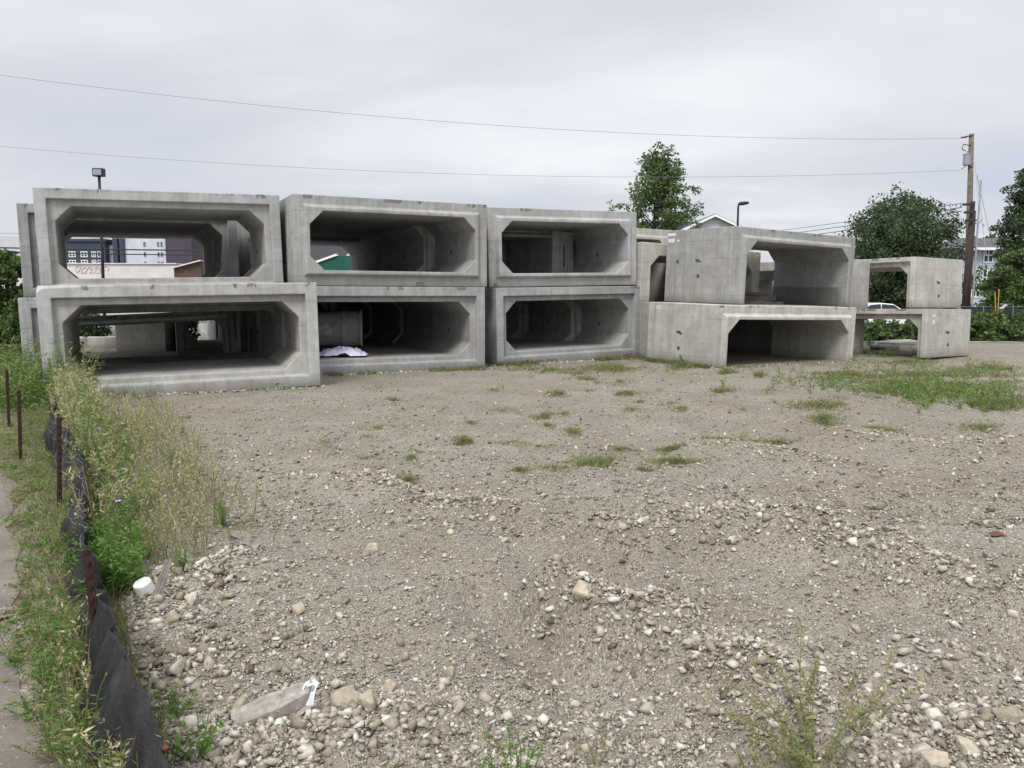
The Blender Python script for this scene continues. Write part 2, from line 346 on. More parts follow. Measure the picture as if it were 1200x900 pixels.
# ------------------------------------------------------------------ box culverts
def rect_ring(W_, H_, i, y, k_, three, oct_=False):
    if three:
        p = [(i,0),(i,H_-k_),(i,H_-i) if not oct_ else ((i+k_)/2, H_-(i+k_)/2),(k_,H_-i),(W_-k_,H_-i),(W_-i,H_-i) if not oct_ else (W_-(i+k_)/2, H_-(i+k_)/2),(W_-i,H_-k_),(W_-i,0)]
    else:
        c_ = lambda sx_, sz_: [(i, k_), (i, i) if not oct_ else ((i+k_)/2,)*2, (k_, i)]
        q = c_(0, 0); p = q[::-1]                                   # bottom left, going up the left side
        p = p + [(x, H_-z) for x, z in q] + [(W_-x, H_-z) for x, z in q[::-1]] + [(W_-x, z) for x, z in q]
    return [(x, y, z) for x, z in p]
def culvert_mesh(W_, H_, L_, kind, three, t_=.31, ch=.27, rim=.19, chips=()):
    bm = bmesh.new(); kk = t_+ch
    R_ = lambda i, y: rect_ring(W_, H_, i, y, kk, three); O_ = lambda y: rect_ring(W_, H_, t_, y, kk, three, True)
    if kind == 'bell': loops = [R_(0,0), R_(rim,0), R_(rim+.02,.1), O_(.1), O_(L_), R_(0,L_)]
    elif kind == 'tongue': loops = [R_(0,0), R_(rim-.005,0), R_(rim+.05,-.085), O_(-.085), O_(L_), R_(0,L_)]
    else: loops = [R_(0,0), O_(0), O_(L_), R_(0,L_)]
    vs = [[bm.verts.new(p) for p in lp] for lp in loops]; n = len(loops); m = len(loops[0])
    for j in range(n):
        for s in range(m - (1 if three else 0)):
            f_ = bm.faces.new((vs[j][s], vs[j][(s+1)%m], vs[(j+1)%n][(s+1)%m], vs[(j+1)%n][s])); f_.material_index = 1 if (kind == 'bell' and j in (2, 3)) else 0
    if three:
        bm.faces.new([vs[j][0] for j in range(n)]); bm.faces.new([vs[j][-1] for j in range(n)][::-1])
    bmesh.ops.recalc_face_normals(bm, faces=bm.faces[:])
    for co, no in chips:
        r = bmesh.ops.bisect_plane(bm, geom=bm.verts[:]+bm.edges[:]+bm.faces[:], plane_co=co, plane_no=no, clear_outer=True)
        ed = [e for e in r['geom_cut'] if isinstance(e, bmesh.types.BMEdge)]
        bmesh.ops.holes_fill(bm, edges=ed, sides=0)
    me = bpy.data.meshes.new('box_culvert')
    bmesh.ops.recalc_face_normals(bm, faces=bm.faces[:]); bm.to_mesh(me); bm.free()
    return me
def frame(x, y, z, yaw, rol, pit):
    a, r, t_ = rad(yaw), rad(rol), rad(pit); k_ = Vector((0,0,1))
    ux = Vector((math.cos(a), math.sin(a), 0)); vy = Vector((-math.sin(a), math.cos(a), 0))
    U = ux*math.cos(r)+k_*math.sin(r); Wv = -ux*math.sin(r)+k_*math.cos(r)
    V_ = vy*math.cos(t_)+Wv*math.sin(t_); W2 = Wv*math.cos(t_)-vy*math.sin(t_)
    M = Matrix((( U.x, V_.x, W2.x, x), (U.y, V_.y, W2.y, y), (U.z, V_.z, W2.z, z), (0,0,0,1)))
    return M
def lift_hole(par, p, n, slot=False):
    """a small dark recess with a rough lip, on a wall whose outward normal (in the culvert's axes) is n"""
    bm = bmesh.new(); m = 14; ph = rnd.random()*6
    rr = [(1+.16*math.sin(3*a+ph)+.1*math.sin(5*a)) for a in [2*math.pi*i/m for i in range(m)]]
    sx, sz = (.085, .028) if slot else (.04, .04)
    def ring(s, d): return [bm.verts.new((sx*s*rr[i]*math.cos(2*math.pi*i/m), -d, sz*s*rr[i]*math.sin(2*math.pi*i/m)+(.35*sx*s*math.cos(2*math.pi*i/m)*-.5 if slot else 0))) for i in range(m)]
    r0, r1, r2 = ring(1.25, .0), ring(1.05, .008), ring(.8, .003)
    for a, b in ((r0, r1), (r1, r2)):
        for i in range(m): bm.faces.new((a[i], a[(i+1)%m], b[(i+1)%m], b[i]))
    bm.faces.new(r2)
    o = bm_obj('lift_hole', bm, M_hole, par)
    q = Vector((0,-1,0)).rotation_difference(Vector(n)); o.matrix_local = Matrix.Translation(Vector(p)) @ q.to_matrix().to_4x4()
    return o
def paper_label(par, p, n, w, h, lines=3):
    bm = bmesh.new(); box(bm, -w/2, w/2, -.004, .002, -h/2, h/2); o = bm_obj('paper_label', bm, M_label, par)
    q = Vector((0,-1,0)).rotation_difference(Vector(n)); o.matrix_local = Matrix.Translation(Vector(p)) @ q.to_matrix().to_4x4()
    return o
ALL = {}
def culvert(key, par, label, kind='bell', three=False, mat=None, group=None, chips=(), t_=.31, ch=.27, rim=.19, holes=True):
    x, y, z, yaw, rol, W_, H_, L_, pit = par
    me = culvert_mesh(W_, H_, L_, kind, three, t_, ch, rim, chips)
    o = link('box_culvert' if not three else 'bridge_culvert', me, [mat or (M_con3 if kind == 'bell' and not three else M_con), M_con if not three else (mat or M_con)])
    o.matrix_world = frame(x, y, z, yaw, rol, pit)
    md = o.modifiers.new('edge', 'BEVEL'); md.width = .013; md.segments = 2; md.limit_method = 'ANGLE'; md.angle_limit = rad(12)
    tag(o, label, 'culvert section', group); ALL[key] = (o, par)
    if holes:
        for zf, sl_ in ((.42, False), (.62, True)):
            lift_hole(o, (0.0, L_*.52, H_*zf), (-1,0,0), sl_); lift_hole(o, (W_, L_*.5, H_*zf), (1,0,0), sl_)
        lift_hole(o, (W_-t_, L_*.55, H_*.45), (-1,0,0), False)
    return o
G1, G2, G3, G4, G5 = ('culvert sections in the %s' % s for s in ('left row', 'second row', 'third row', 'fourth row', 'far right pile'))
P = dict(
 B1L=(-7.174,12.128,-.049,23.2,1.01,4.184,1.783,2.425,.755), B1U=(-8.55,14.55,1.58,25.5,1.092,4.307,1.94,2.3,-.6),
 B2U=(-4.306,15.898,1.78,26.334,-.117,4.187,1.789,2.4,.09), B2L=(-4.434,15.355,-.004,26.585,-.067,4.306,1.769,2.4,.13),
 B3U=(-.523,18.385,1.771,26.586,1.05,4.102,1.809,2.4,-.37), B3L=(-.335,18.042,-.028,30.803,.909,4.196,1.784,2.4,.165),
 B4U=(5.047,18.337,1.391,31.738,-1.354,4.325,1.759,2.276,1.103), B4L=(4.382,17.284,.022,28.179,-1.097,4.468,1.357,2.344,1.292),
 B5U=(8.577,24.181,1.203,-55.379,.86,3.61,1.343,2.541,-.619), B5L=(8.019,22.327,0,-54.37,.959,3.577,1.201,2.241,-1.099))
def rear(key, d, off, dz=0, **kw):               # parameters of a section further back in the same row
    x, y, z, yaw, rol, W_, H_, L_, pit = P[key]
    M = frame(x, y, z, yaw, rol*.5, 0); p = M @ Vector((off, d, 0)); q = dict(z=p.z+dz, yaw=yaw, rol=rol*.5, W=W_, H=H_, L=L_, pit=0); q.update(kw)
    return (p.x, p.y, q['z'], q['yaw'], q['rol'], q['W'], q['H'], q['L'], q['pit'])
c1 = ((.0, 0, 1.71), (-.55, -.35, .62)); c2 = ((.12, 0, 1.74), (-.1, -.5, .9))
culvert('B1L', P['B1L'], 'leftmost front ground culvert section with a broken top left corner, weeds at its foot', 'bell', chips=[((.03,0,1.70), (-.6,-.45,.7)), ((.3,.015,1.76), (-.03,-.7,.75))], group=G1)
culvert('B1U', P['B1U'], 'top leftmost culvert section, open right through to a dark blue building', 'bell', group=G1)
culvert('B2L', P['B2L'], 'ground culvert section of the second stack, lilac cloth and round pipe inside', 'bell', group=G2, mat=M_con3)
culvert('B2U', P['B2U'], 'top culvert section of the second stack, green roof showing through its left end', 'tongue', group=G2)
culvert('B3L', P['B3L'], 'ground culvert section of the third stack, chipped rim, grass tufts at its foot', 'bell', group=G3)
culvert('B3U', P['B3U'], 'top culvert section of the third stack, next section shifted left inside it', 'tongue', group=G3, mat=M_con3)
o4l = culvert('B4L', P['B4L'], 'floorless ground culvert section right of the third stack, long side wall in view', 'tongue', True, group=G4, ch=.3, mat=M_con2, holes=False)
o4u = culvert('B4U', P['B4U'], 'floorless top culvert section tilted down rightwards, white labels on its side wall', 'tongue', True, M_conw, G4, ch=.3, holes=False)
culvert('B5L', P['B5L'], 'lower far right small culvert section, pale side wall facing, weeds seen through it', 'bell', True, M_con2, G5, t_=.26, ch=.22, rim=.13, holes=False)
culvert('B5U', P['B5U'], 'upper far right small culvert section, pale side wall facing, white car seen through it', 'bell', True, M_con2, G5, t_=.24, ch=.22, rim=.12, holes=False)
# further sections in the rows
culvert('B1L2', rear('B1L', 2.46, -.62, .0, H=1.60, rol=.8, W=4.85), 'ground culvert section behind the leftmost front one, only its left edge sticking out', 'bell', group=G1)
culvert('B1U2', rear('B1U', 2.62, -.55, -.03, H=1.93, rol=.6), 'top left culvert section behind the first, sticking out to the left', 'bell', group=G1)
culvert('B1U3', rear('B1U', 5.1, -.6), 'top culvert section third from the front in the left row', 'tongue', group=G1)
culvert('B1U4', rear('B1U', 7.5, -.5, L=1.5), 'top culvert section at the back end of the left row', 'tongue', group=G1)
culvert('B1L3', rear('B1L', 5.2, -1.0, -.02, H=1.15, rol=2.4, L=1.25), 'low tilted culvert section inside the left row, nearer of two', 'tongue', True, M_con, G1, t_=.2, ch=.2, rim=.1, holes=False)
culvert('B1L4', rear('B1L', 6.7, -.9, -.02, H=1.12, rol=2.2, L=1.25), 'low tilted culvert section inside the left row, farther of two', 'tongue', True, M_con, G1, t_=.2, ch=.2, rim=.1, holes=False)
culvert('B1L5', rear('B1L', 8.6, 1.95, .0), 'ground culvert section at the back right of the left row, end wall lit', 'bell', group=G1)
for n_, (d, off, w) in enumerate(((2.46, -.3, 'second'), (4.9, -.3, 'third'), (7.34, -.16, 'rearmost'))):
    culvert('B2U%d' % n_, rear('B2U', d, off, -.1 if n_ == 2 else 0), '%s top culvert section from the front in the second row' % w, 'tongue', group=G2)
culvert('B2L2', rear('B2L', 2.42, .12), 'second ground culvert section from the front in the second row, dark', 'bell', group=G2)
for n_, (d, off, w) in enumerate(((4.84, .05, 'third'), (7.26, -.1, 'fourth'), (9.68, -.15, 'fifth'))):
    culvert('B2L%d' % (n_+3), rear('B2L', d, off), '%s ground culvert section from the front in the second row, deep in the dark' % w, 'bell', group=G2)
for n_ in range(2):  # crosswise blockers, added to stop sky showing through the second row
    q_ = rear('B2L', 12.3, 2.3+2.46*n_); culvert('B2E%d' % n_, (q_[0], q_[1], 0, q_[3]+90, 0, 3.0, 1.77, 2.4, 0), 'culvert section added crosswise to block daylight behind the second row, %s one' % ('left', 'right')[n_], 'bell', group=G2)
for n_, (d, off, w) in enumerate(((2.41, -.42, 'second'), (4.86, -.72, 'rearmost'))):
    culvert('B3U%d' % n_, rear('B3U', d, off, H=1.64 if n_ == 0 else 1.8), '%s top culvert section from the front in the third row' % w, 'tongue', group=G3)
    culvert('B3L%d' % n_, rear('B3L', d-.08, off*.65, yaw=28, rol=.5), '%s ground culvert section from the front in the third row, in the dark' % w, 'bell', group=G3)
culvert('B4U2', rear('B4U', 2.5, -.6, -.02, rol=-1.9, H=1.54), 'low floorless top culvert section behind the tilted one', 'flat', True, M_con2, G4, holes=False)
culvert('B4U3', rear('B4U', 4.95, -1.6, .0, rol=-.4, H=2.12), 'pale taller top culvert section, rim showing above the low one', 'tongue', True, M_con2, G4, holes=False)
culvert('B4L2', rear('B4L', 2.58, .35, -.03, rol=0, H=1.42), 'floorless ground culvert section behind the one with the long side wall', 'tongue', True, M_con, G4, holes=False)
for n_, w in enumerate(('third', 'rearmost')):
    culvert('B4L%d' % (n_+3), rear('B4L', 4.85+2.4*n_, .3, -.03, rol=0, H=1.42), '%s ground culvert section in the fourth row, in the dark' % w, 'tongue', True, M_con, G4, holes=False)
culvert('B4U4', rear('B4U', 7.4, -1.7, .0, rol=-.4, H=2.12), 'rearmost top culvert section added to darken the fourth row, hardly visible', 'tongue', True, M_con, G4, holes=False)  # added behind the row to keep light out of its upper openings
q_ = rear('B4U', 9.8, 2.0); culvert('B4E', (q_[0], q_[1], 1.4, q_[3]+90, 0, 2.4, 1.8, 4.2, 0), 'culvert section set crosswise closing the back of the fourth row', 'bell', group=G4, holes=False)
# the stack between the fourth row and the far right pile
for key, z_, w, H_ in (('B5L', 0, 'lower', 1.2), ('B5U', 1.203, 'upper', 1.343)):
    a = rad(-55); U_ = Vector((math.cos(a), math.sin(a), 0)); V_ = Vector((-math.sin(a), math.cos(a), 0))
    RR = Vector((9.80, 22.0, z_)) if key == 'B5U' else Vector((9.55, 21.6, z_)); W_, L_ = 3.4, 1.1
    o_ = RR - V_*L_ - U_*W_
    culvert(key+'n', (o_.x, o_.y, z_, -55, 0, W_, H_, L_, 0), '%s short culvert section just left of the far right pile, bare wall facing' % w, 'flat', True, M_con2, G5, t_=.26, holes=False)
# marks on the visible side walls (pixel -> the wall's own plane)
def on_wall(o, axis, val, px, py):
    Mi = o.matrix_world.inverted(); o0 = Mi @ Vector((0, 0, EYE)); d = (Mi.to_3x3() @ ray(px, py)); k_ = (val - o0[axis])/d[axis]
    return o0 + d*k_
for px, py, s in ((794,306.5,0),(818,305.5,1),(818,323.5,0)): lift_hole(o4u, on_wall(o4u, 0, 0, px, py), (-1,0,0), s)
for px, py, s in ((796,389.5,1),(795,408,0)): lift_hole(o4l, on_wall(o4l, 0, 0, px, py), (-1,0,0), s)
for px, py, w, h in ((787.5,275,.28,.07),(787,282,.22,.09),(795,282,.07,.05)): paper_label(o4u, on_wall(o4u, 0, 0, px, py), (-1,0,0), w, h)
for px, py, w, h in ((772,359.2,.2,.035),(772,361.6,.2,.03)): paper_label(o4l, on_wall(o4l, 0, 0, px, py), (-1,0,0), w, h)
o5u, o5l = ALL['B5U'][0], ALL['B5L'][0]
for o_, px, py, s in ((o5u,1099.6,331,1),(o5u,1100,347,0),(o5l,1110.5,389.5,1),(o5l,1110.5,404,0)): lift_hole(o_, on_wall(o_, 0, ALL['B5U' if o_ is o5u else 'B5L'][1][5], px, py), (1,0,0), s)
for px, py, w, h in ((1094.5,370,.14,.05),(1094,377.5,.1,.11)): paper_label(o5l, on_wall(o5l, 0, P['B5L'][5], px, py), (1,0,0), w, h)
# ------------------------------------------------------------------ things in and behind the culverts
pc = at(398, 391, 19.6); pc.z = .31 + .455
e = None
bm = bmesh.new(); ax = Vector((math.cos(rad(10)), math.sin(rad(10)), 0)); n = 28
def lathe(bm, prof, n=28, M=None):
    rings = [[bm.verts.new((r*math.cos(2*math.pi*i/n), r*math.sin(2*math.pi*i/n), z)) for i in range(n)] for r, z in prof]
    for a, b in zip(rings, rings[1:]):
        for i in range(n): bm.faces.new((a[i], a[(i+1)%n], b[(i+1)%n], b[i]))
    vs = [v_ for r in rings for v_ in r]
    if M is not None: bmesh.ops.transform(bm, matrix=M, verts=vs)
    return rings
rg = lathe(bm, [(.32,0),(.43,0),(.43,.78),(.45,.79),(.45,.85),(.43,.86),(.43,1.2),(.46,1.21),(.46,1.28),(.32,1.28),(.32,0)])
pipe = bm_obj('concrete_pipe', bm, plain('pale_pipe_concrete', (.60,.59,.56), .9, .2, 5), smooth=True, bevel=.006)
PM = Matrix.Translation(pc + Vector((-.72,-.1,0))) @ Matrix.Rotation(rad(10), 4, 'Z') @ Matrix.Rotation(rad(90), 4, 'Y'); pipe.matrix_world = PM
tag(pipe, 'round grey concrete pipe with raised band and side hole, inside the second stack', 'pipe')
bm = bmesh.new(); rr_ = lathe(bm, [(.17,-.02),(.15,.03),(.13,.02)], 20); bm.faces.new(rr_[-1])
ph = bm_obj('pipe_opening', bm, plain('painted_hole_daylight', (.78,.77,.73), .8, .4, 12), pipe)  # pale colour stands in for daylight seen through the hole
dirw = (Vector((0,0,EYE)) - pc); dirw.z = 0; dirw.normalize(); wp = Vector((at(386,390,19.6).x, pc.y, pc.z)) + Vector((-.0,-.45,0))
ph.matrix_local = PM.inverted() @ Matrix.Translation(PM @ Vector((0,0,.42)) + Vector((.075,-.425,.0))) @ Matrix.Rotation(rad(90), 4, 'X')
# crumpled cloth on the floor of the second stack
def blob_cloth(name, p, sx, sy, sz, mat, seed, label, cat):
    n1, n2 = 40, 26; u = np.linspace(-1, 1, n1); w = np.linspace(-1, 1, n2); A, B = np.meshgrid(u, w)
    rr = np.sqrt(A**2+B**2); edge_ = 1 + .22*fbm(A, B, 4, 5, seed)
    h = np.clip(1-(rr/edge_)**2, 0, 1)**.6*(.65+.6*fbm(A*2, B*2, 4, 7, seed+1))
    Vv = np.stack([A*sx*edge_, B*sy*edge_, np.clip(h, .02, None)*sz+.004], -1).reshape(-1, 3)
    i_ = np.arange(n1*n2).reshape(n2, n1); q = np.stack([i_[:-1,:-1], i_[:-1,1:], i_[1:,1:], i_[1:,:-1]], -1).reshape(-1, 4)
    o = np_mesh(name, Vv, q, mat, smooth=True); o.location = p; return tag(o, label, cat)
pcl = at(402, 416.5, 16.75); blob_cloth('cloth', (pcl.x, 16.7, .335), .52, .3, .24, M_cloth, 5, 'crumpled lilac and white cloth on the concrete floor of the second stack', 'cloth')
# dark timber lying in the tilted top section
bm = bmesh.new(); box(bm, -.6, .6, -.06, .06, 0, .11); box(bm, -.5, .65, .1, .2, .0, .09); box(bm, -.55, .4, -.02, .12, .115, .2, Matrix.Rotation(rad(4), 4, 'Y'))
o = bm_obj('timber_offcuts', bm, M_woodd, bevel=.01); o.matrix_world = Matrix.Translation(at(886, 357, 19.6)+Vector((0,0,-.02))) @ Matrix.Rotation(rad(28), 4, 'Z'); o.location.z = 1.455
tag(o, 'dark timber offcuts lying inside the tilted top culvert section', 'timber')
# rubble heap in the floorless lower section
def mound(name, p, r, h, mat, seed, label, cat):
    n1 = 30; u = np.linspace(-1, 1, n1); A, B = np.meshgrid(u, u); rr = np.sqrt(A**2+B**2)
    hgt = np.clip(1-rr, 0, 1)*(1+.5*fbm(A, B, 5, 6, seed))*h - .02
    Vv = np.stack([A*r, B*r*.8, hgt], -1).reshape(-1, 3); i_ = np.arange(n1*n1).reshape(n1, n1)
    q = np.stack([i_[:-1,:-1], i_[:-1,1:], i_[1:,1:], i_[1:,:-1]], -1).reshape(-1, 4)
    o = np_mesh(name, Vv, q, mat); o.location = p; return tag(o, label, cat)
pm = g(968, 420); mound('earth_heap', (pm.x, pm.y+.3, 0), .55, .3, M_lot, 2, 'small earth heap at the mouth of the floorless ground culvert section', 'heap')
# concrete blocks seen through the left row
b0, b1 = at(78, 394, 24), at(134, 391, 24)
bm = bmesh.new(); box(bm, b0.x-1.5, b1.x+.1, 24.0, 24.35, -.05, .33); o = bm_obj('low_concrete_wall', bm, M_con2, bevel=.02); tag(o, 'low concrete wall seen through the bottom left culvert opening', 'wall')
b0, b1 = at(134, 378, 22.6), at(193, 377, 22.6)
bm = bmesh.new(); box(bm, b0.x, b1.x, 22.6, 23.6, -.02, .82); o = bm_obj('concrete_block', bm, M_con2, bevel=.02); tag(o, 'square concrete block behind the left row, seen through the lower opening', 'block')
# ------------------------------------------------------------------ stones
def ico(sub):
    bm = bmesh.new(); bmesh.ops.create_icosphere(bm, subdivisions=sub, radius=1)
    V_ = np.array([v_.co[:] for v_ in bm.verts]); F_ = np.array([[v_.index for v_ in f.verts] for f in bm.faces]); bm.free(); return V_, F_
def rock_shape(sub, seed, amp=.28):
    r = np.random.default_rng(seed); n = (8, 11, 26, 16)[sub]
    p = r.standard_normal((n, 3)); p /= np.linalg.norm(p, axis=1)[:, None]; p *= r.uniform(.62, 1.1, (n, 1))*(1.12 if n < 20 else 1)
    bm = bmesh.new()
    for q in p: bm.verts.new(q)
    h = bmesh.ops.convex_hull(bm, input=bm.verts[:]); bmesh.ops.delete(bm, geom=[v_ for v_ in bm.verts if not v_.link_faces], context='VERTS')
    if sub == 3:
        bmesh.ops.bevel(bm, geom=bm.edges[:], offset=.05, segments=1, affect='EDGES'); bmesh.ops.triangulate(bm, faces=bm.faces[:])
        bmesh.ops.subdivide_edges(bm, edges=bm.edges[:], cuts=3, use_grid_fill=True); bmesh.ops.triangulate(bm, faces=bm.faces[:])
    bm.verts.ensure_lookup_table(); bm.verts.index_update()
    V_ = np.array([v_.co[:] for v_ in bm.verts]); F_ = np.array([[v_.index for v_ in f.verts] for f in bm.faces]); bm.free()
    if sub == 3: V_ = V_*(1+.035*fbm(V_[:,0]*3+V_[:,2]*2, V_[:,1]*3-V_[:,2], 2.5, 6, seed+3)+.012*r.standard_normal(len(V_)))[:, None]
    return V_, F_
def rotm(n):
    q = rng.standard_normal((n, 4)); q /= np.linalg.norm(q, axis=1)[:, None]; w, x, y, z = q.T
    return np.stack([np.stack([1-2*(y*y+z*z), 2*(x*y-z*w), 2*(x*z+y*w)], -1), np.stack([2*(x*y+z*w), 1-2*(x*x+z*z), 2*(y*z-x*w)], -1), np.stack([2*(x*z-y*w), 2*(y*z+x*w), 1-2*(x*x+y*y)], -1)], 1)
def stones(name, x, y, size, sub, mat, label, bury=.25, nvar=10, mean=.64):
    Vs, Fs, T = [], [], []; off = 0; n = len(x); z = gz(x, y)
    tint = np.clip(rng.normal(mean, .27, n), 0, 1); var = rng.integers(0, nvar, n)
    for k_ in range(nvar):
        m = var == k_; c_ = m.sum()
        if not c_: continue
        bv, bf = rock_shape(sub, 100+k_+sub*10); R_ = rotm(c_)
        sc = rng.uniform(.5, 1.4, (c_, 3)); v_ = bv[None]*sc[:, None, :]
        v_ = np.einsum('nij,nkj->nki', R_, v_); v_[:, :, 2] *= .75
        v_ = v_*size[m][:, None, None]; v_ += np.stack([x[m], y[m], z[m] + size[m]*(.55-bury)], 1)[:, None, :]
        Vs.append(v_.reshape(-1, 3)); Fs.append((bf[None]+(np.arange(c_)*len(bv))[:, None, None]+off).reshape(-1, 3)); off += c_*len(bv)
        T.append(np.repeat(tint[m], len(bv)))
    o = np_mesh(name, np.concatenate(Vs), np.concatenate(Fs), mat, {'tint': np.concatenate(T)})
    if label: tag(o, label, 'gravel', kind='stuff')
    return o
def scatter_px(n, x0, x1, y0, y1):                # uniform over the picture, so denser near by
    px = rng.uniform(x0, x1, n); py = rng.uniform(y0, y1, n); return gN(px, py)
def lot_mask(x, y, m=.1):
    fx = .26-.605*y; inside = (x > fx+m)
    w = (y > 4) & (x < np.interp(y, [4,5.2,6.5,8,9.6,12], [-1.75,-1.95,-2.4,-3.1,-3.95,-5.6])-.45)
    for key in ('B1L', 'B2L', 'B3L', 'B4L', 'B5L'):
        X0, Y0, _, yaw, _, W_, _, L_, _ = P[key]; a = rad(yaw); u = (x-X0)*math.cos(a)+(y-Y0)*math.sin(a); v_ = -(x-X0)*math.sin(a)+(y-Y0)*math.cos(a)
        inside &= ~((u > -.1) & (u < W_+.1) & (v_ > -.02) & (v_ < 12))
    return inside & ~w
def nat(n, lo, hi, p=2.2): u = rng.random(n); return (lo**(-p)*(1-u)+hi**(-p)*u)**(-1/p)
# fine gravel everywhere near
x, y = scatter_px(80000, -30, 1230, 560, 930); k_ = lot_mask(x, y); x, y = x[k_], y[k_]
dens = .5+.75*fbm(.6*x+.8*y, 1.9*(-.8*x+.6*y)*-1, 1.2, 5, 21); k_ = rng.random(len(x)) < .12+.95*np.clip(dens*1.3-.1, 0, 1); x, y = x[k_], y[k_]
stones('gravel', x, y, nat(len(x), .0035, .019, 1.9), 0, M_stone, 'loose pale limestone gravel spread over the lot')
x, y = scatter_px(30000, -30, 1230, 422, 620); k_ = lot_mask(x, y); x, y = x[k_], y[k_]
stones('gravel', x, y, nat(len(x), .007, .03, 2.2), 0, M_stone, 'scattered stones on the far part of the lot', mean=.48)
# coarse stones, heaped along ridges and sparsely elsewhere
xs_, ys_, sz_ = [], [], []
for Pn, h, w, d in RIDGE:
    L_ = np.linalg.norm(np.diff(Pn, axis=0), axis=1); n = int(L_.sum()*d*w*4.2)
    if not n: continue
    n = n; seg = rng.choice(len(L_), n, p=L_/L_.sum()); u = rng.random(n)[:, None]
    q = Pn[seg]*(1-u)+Pn[seg+1]*u + rng.normal(0, w*.8, (n, 2))*(.4+.9*rng.random((n, 1))); xs_.append(q[:,0]); ys_.append(q[:,1]); sz_.append(nat(n, .009, .036, 2.2))
n = 2600; x, y = scatter_px(n, -20, 1220, 440, 930); xs_.append(x); ys_.append(y); sz_.append(nat(n, .011, .045, 2.9))
x, y, s = map(np.concatenate, (xs_, ys_, sz_)); k_ = lot_mask(x, y) & (y > 1.9); stones('rubble', x[k_], y[k_], s[k_], 1, M_stone, 'coarse crushed limestone heaped in low ridges', mean=.58)
bx_, by_ = [], []
for key, n in (('B1L', 420), ('B2L', 520), ('B3L', 520), ('B4L', 260)):
    X0, Y0, _, yaw, _, W_, _, L_, _ = P[key]; a = rad(yaw); u = rng.uniform(-.05, 1.05, n)*W_; w = -np.abs(rng.normal(0, .1, n))-.01; bx_.append(X0+u*math.cos(a)-w*math.sin(a)); by_.append(Y0+u*math.sin(a)+w*math.cos(a))
bx_, by_ = np.concatenate(bx_), np.concatenate(by_); stones('rubble', bx_, by_, nat(len(bx_), .012, .05, 2.2), 1, M_stone, 'small stones and spalls along the feet of the culvert stacks')
# single rocks that stand out
def one_rock(px, py, w, h, label, seed, tint=.75, flat=1., rz=0, name='rock', amp=.3):
    p = g(px, py); d = p.length; s = w/F*math.hypot(p.y, 1.2)/2
    V_, F_ = rock_shape(3, seed, amp*.35); r = np.random.default_rng(seed)
    V_ = V_*1.08
    V_ = V_*np.array([s, s*.85, s*h/w*1.05]); z0 = gz1(p.x, p.y)
    o = np_mesh(name, V_, F_, M_rock, {'tint': np.clip(tint+.06*r.standard_normal(len(V_)), 0, 1)}); o.location = (p.x, p.y, z0+s*h/w*.45); o.rotation_euler = (r.uniform(-.2,.2), r.uniform(-.2,.2), rz)
    return tag(o, label, 'rock')
for a in ((410,836,46,38,'large angular grey rock at the front, beside the white paper label',1,.45), (431,858,30,24,'pale rounded rock directly below the large angular one',2,.7), (682,738,27,27,'tan pointed rock standing alone in the middle of the lot',3,.7),
          (435,643,17,13,'lone pale rock on bare gravel left of the lot middle',4,.72), (575,657,18,12,'grey rock in the middle distance above the pointed tan rock',5,.4), (528,627,11,9,'small whitish stone on bare gravel in mid lot',6,.9),
          (1105,656,24,13,'flat brownish slab stone on the right ridge',7,.5), (350,714,21,17,'buff rock standing alone at mid left',8,.6), (208,787,24,18,'cream rock close to the black silt fence bottom',9,.95), (228,712,24,17,'cream rock right of the white plastic tub',10,.9),
          (1099,890,32,26,'big cream rock in the front right rubble corner',11,.75), (1132,884,26,17,'flat yellowish rock next to the big cream rock at front right',12,.8), (1180,866,34,20,'brown block of stone at the right picture edge in front',13,.3),
          (285,845,26,24,'dull grey rock left of the big flat slab',14,.45), (890,622,16,12,'whitish rock on the crest of the far ridge',15,.95), (1023,672,15,12,'pale rock lying under the right ridge',16,.8), (203,736,20,16,'grey rock right below the split stake',17,.5),
          (456,803,22,17,'grey weathered rock in the front left gravel above the big rock',19,.5), (527,782,17,15,'light grey rock in gravel left of front centre',20,.6), (860,880,20,17,'dark grey stone left of the front yellow weed',21,.25)):
    one_rock(*a[:4], a[4], a[5], a[6], rz=a[5]*1.7)
p = g(318, 853); bm = bmesh.new(); poly = [(-.14,-.03),(-.10,-.07),(-.03,-.055),(.04,-.05),(.10,-.02),(.15,.02),(.16,.07),(.10,.09),(.05,.065),(-.01,.075),(-.08,.045),(-.15,.02)]
a_ = [bm.verts.new((x, y, -.03)) for x, y in poly]; b_ = [bm.verts.new((x*.96+rnd.uniform(-.004,.004), y*.93, .022+.012*math.sin(17*x)+rnd.uniform(-.003,.003))) for x, y in poly]; cc_ = bm.verts.new((-.02, .0, .034)); n = len(poly); bm.faces.new(a_[::-1])
for i in range(n): bm.faces.new((a_[i], a_[(i+1)%n], b_[(i+1)%n], b_[i])); bm.faces.new((b_[i], b_[(i+1)%n], cc_))
o = bm_obj('stone_slab', bm, plain('grey_slab_stone', (.31,.285,.25), .95, .4, 28, 0, .7), bevel=.004); o.location = (p.x, p.y, gz1(p.x, p.y)+.03); o.rotation_euler = (rad(10), rad(-7), rad(8))
tag(o, 'long flat grey slab of stone lying on the front left rubble', 'slab')
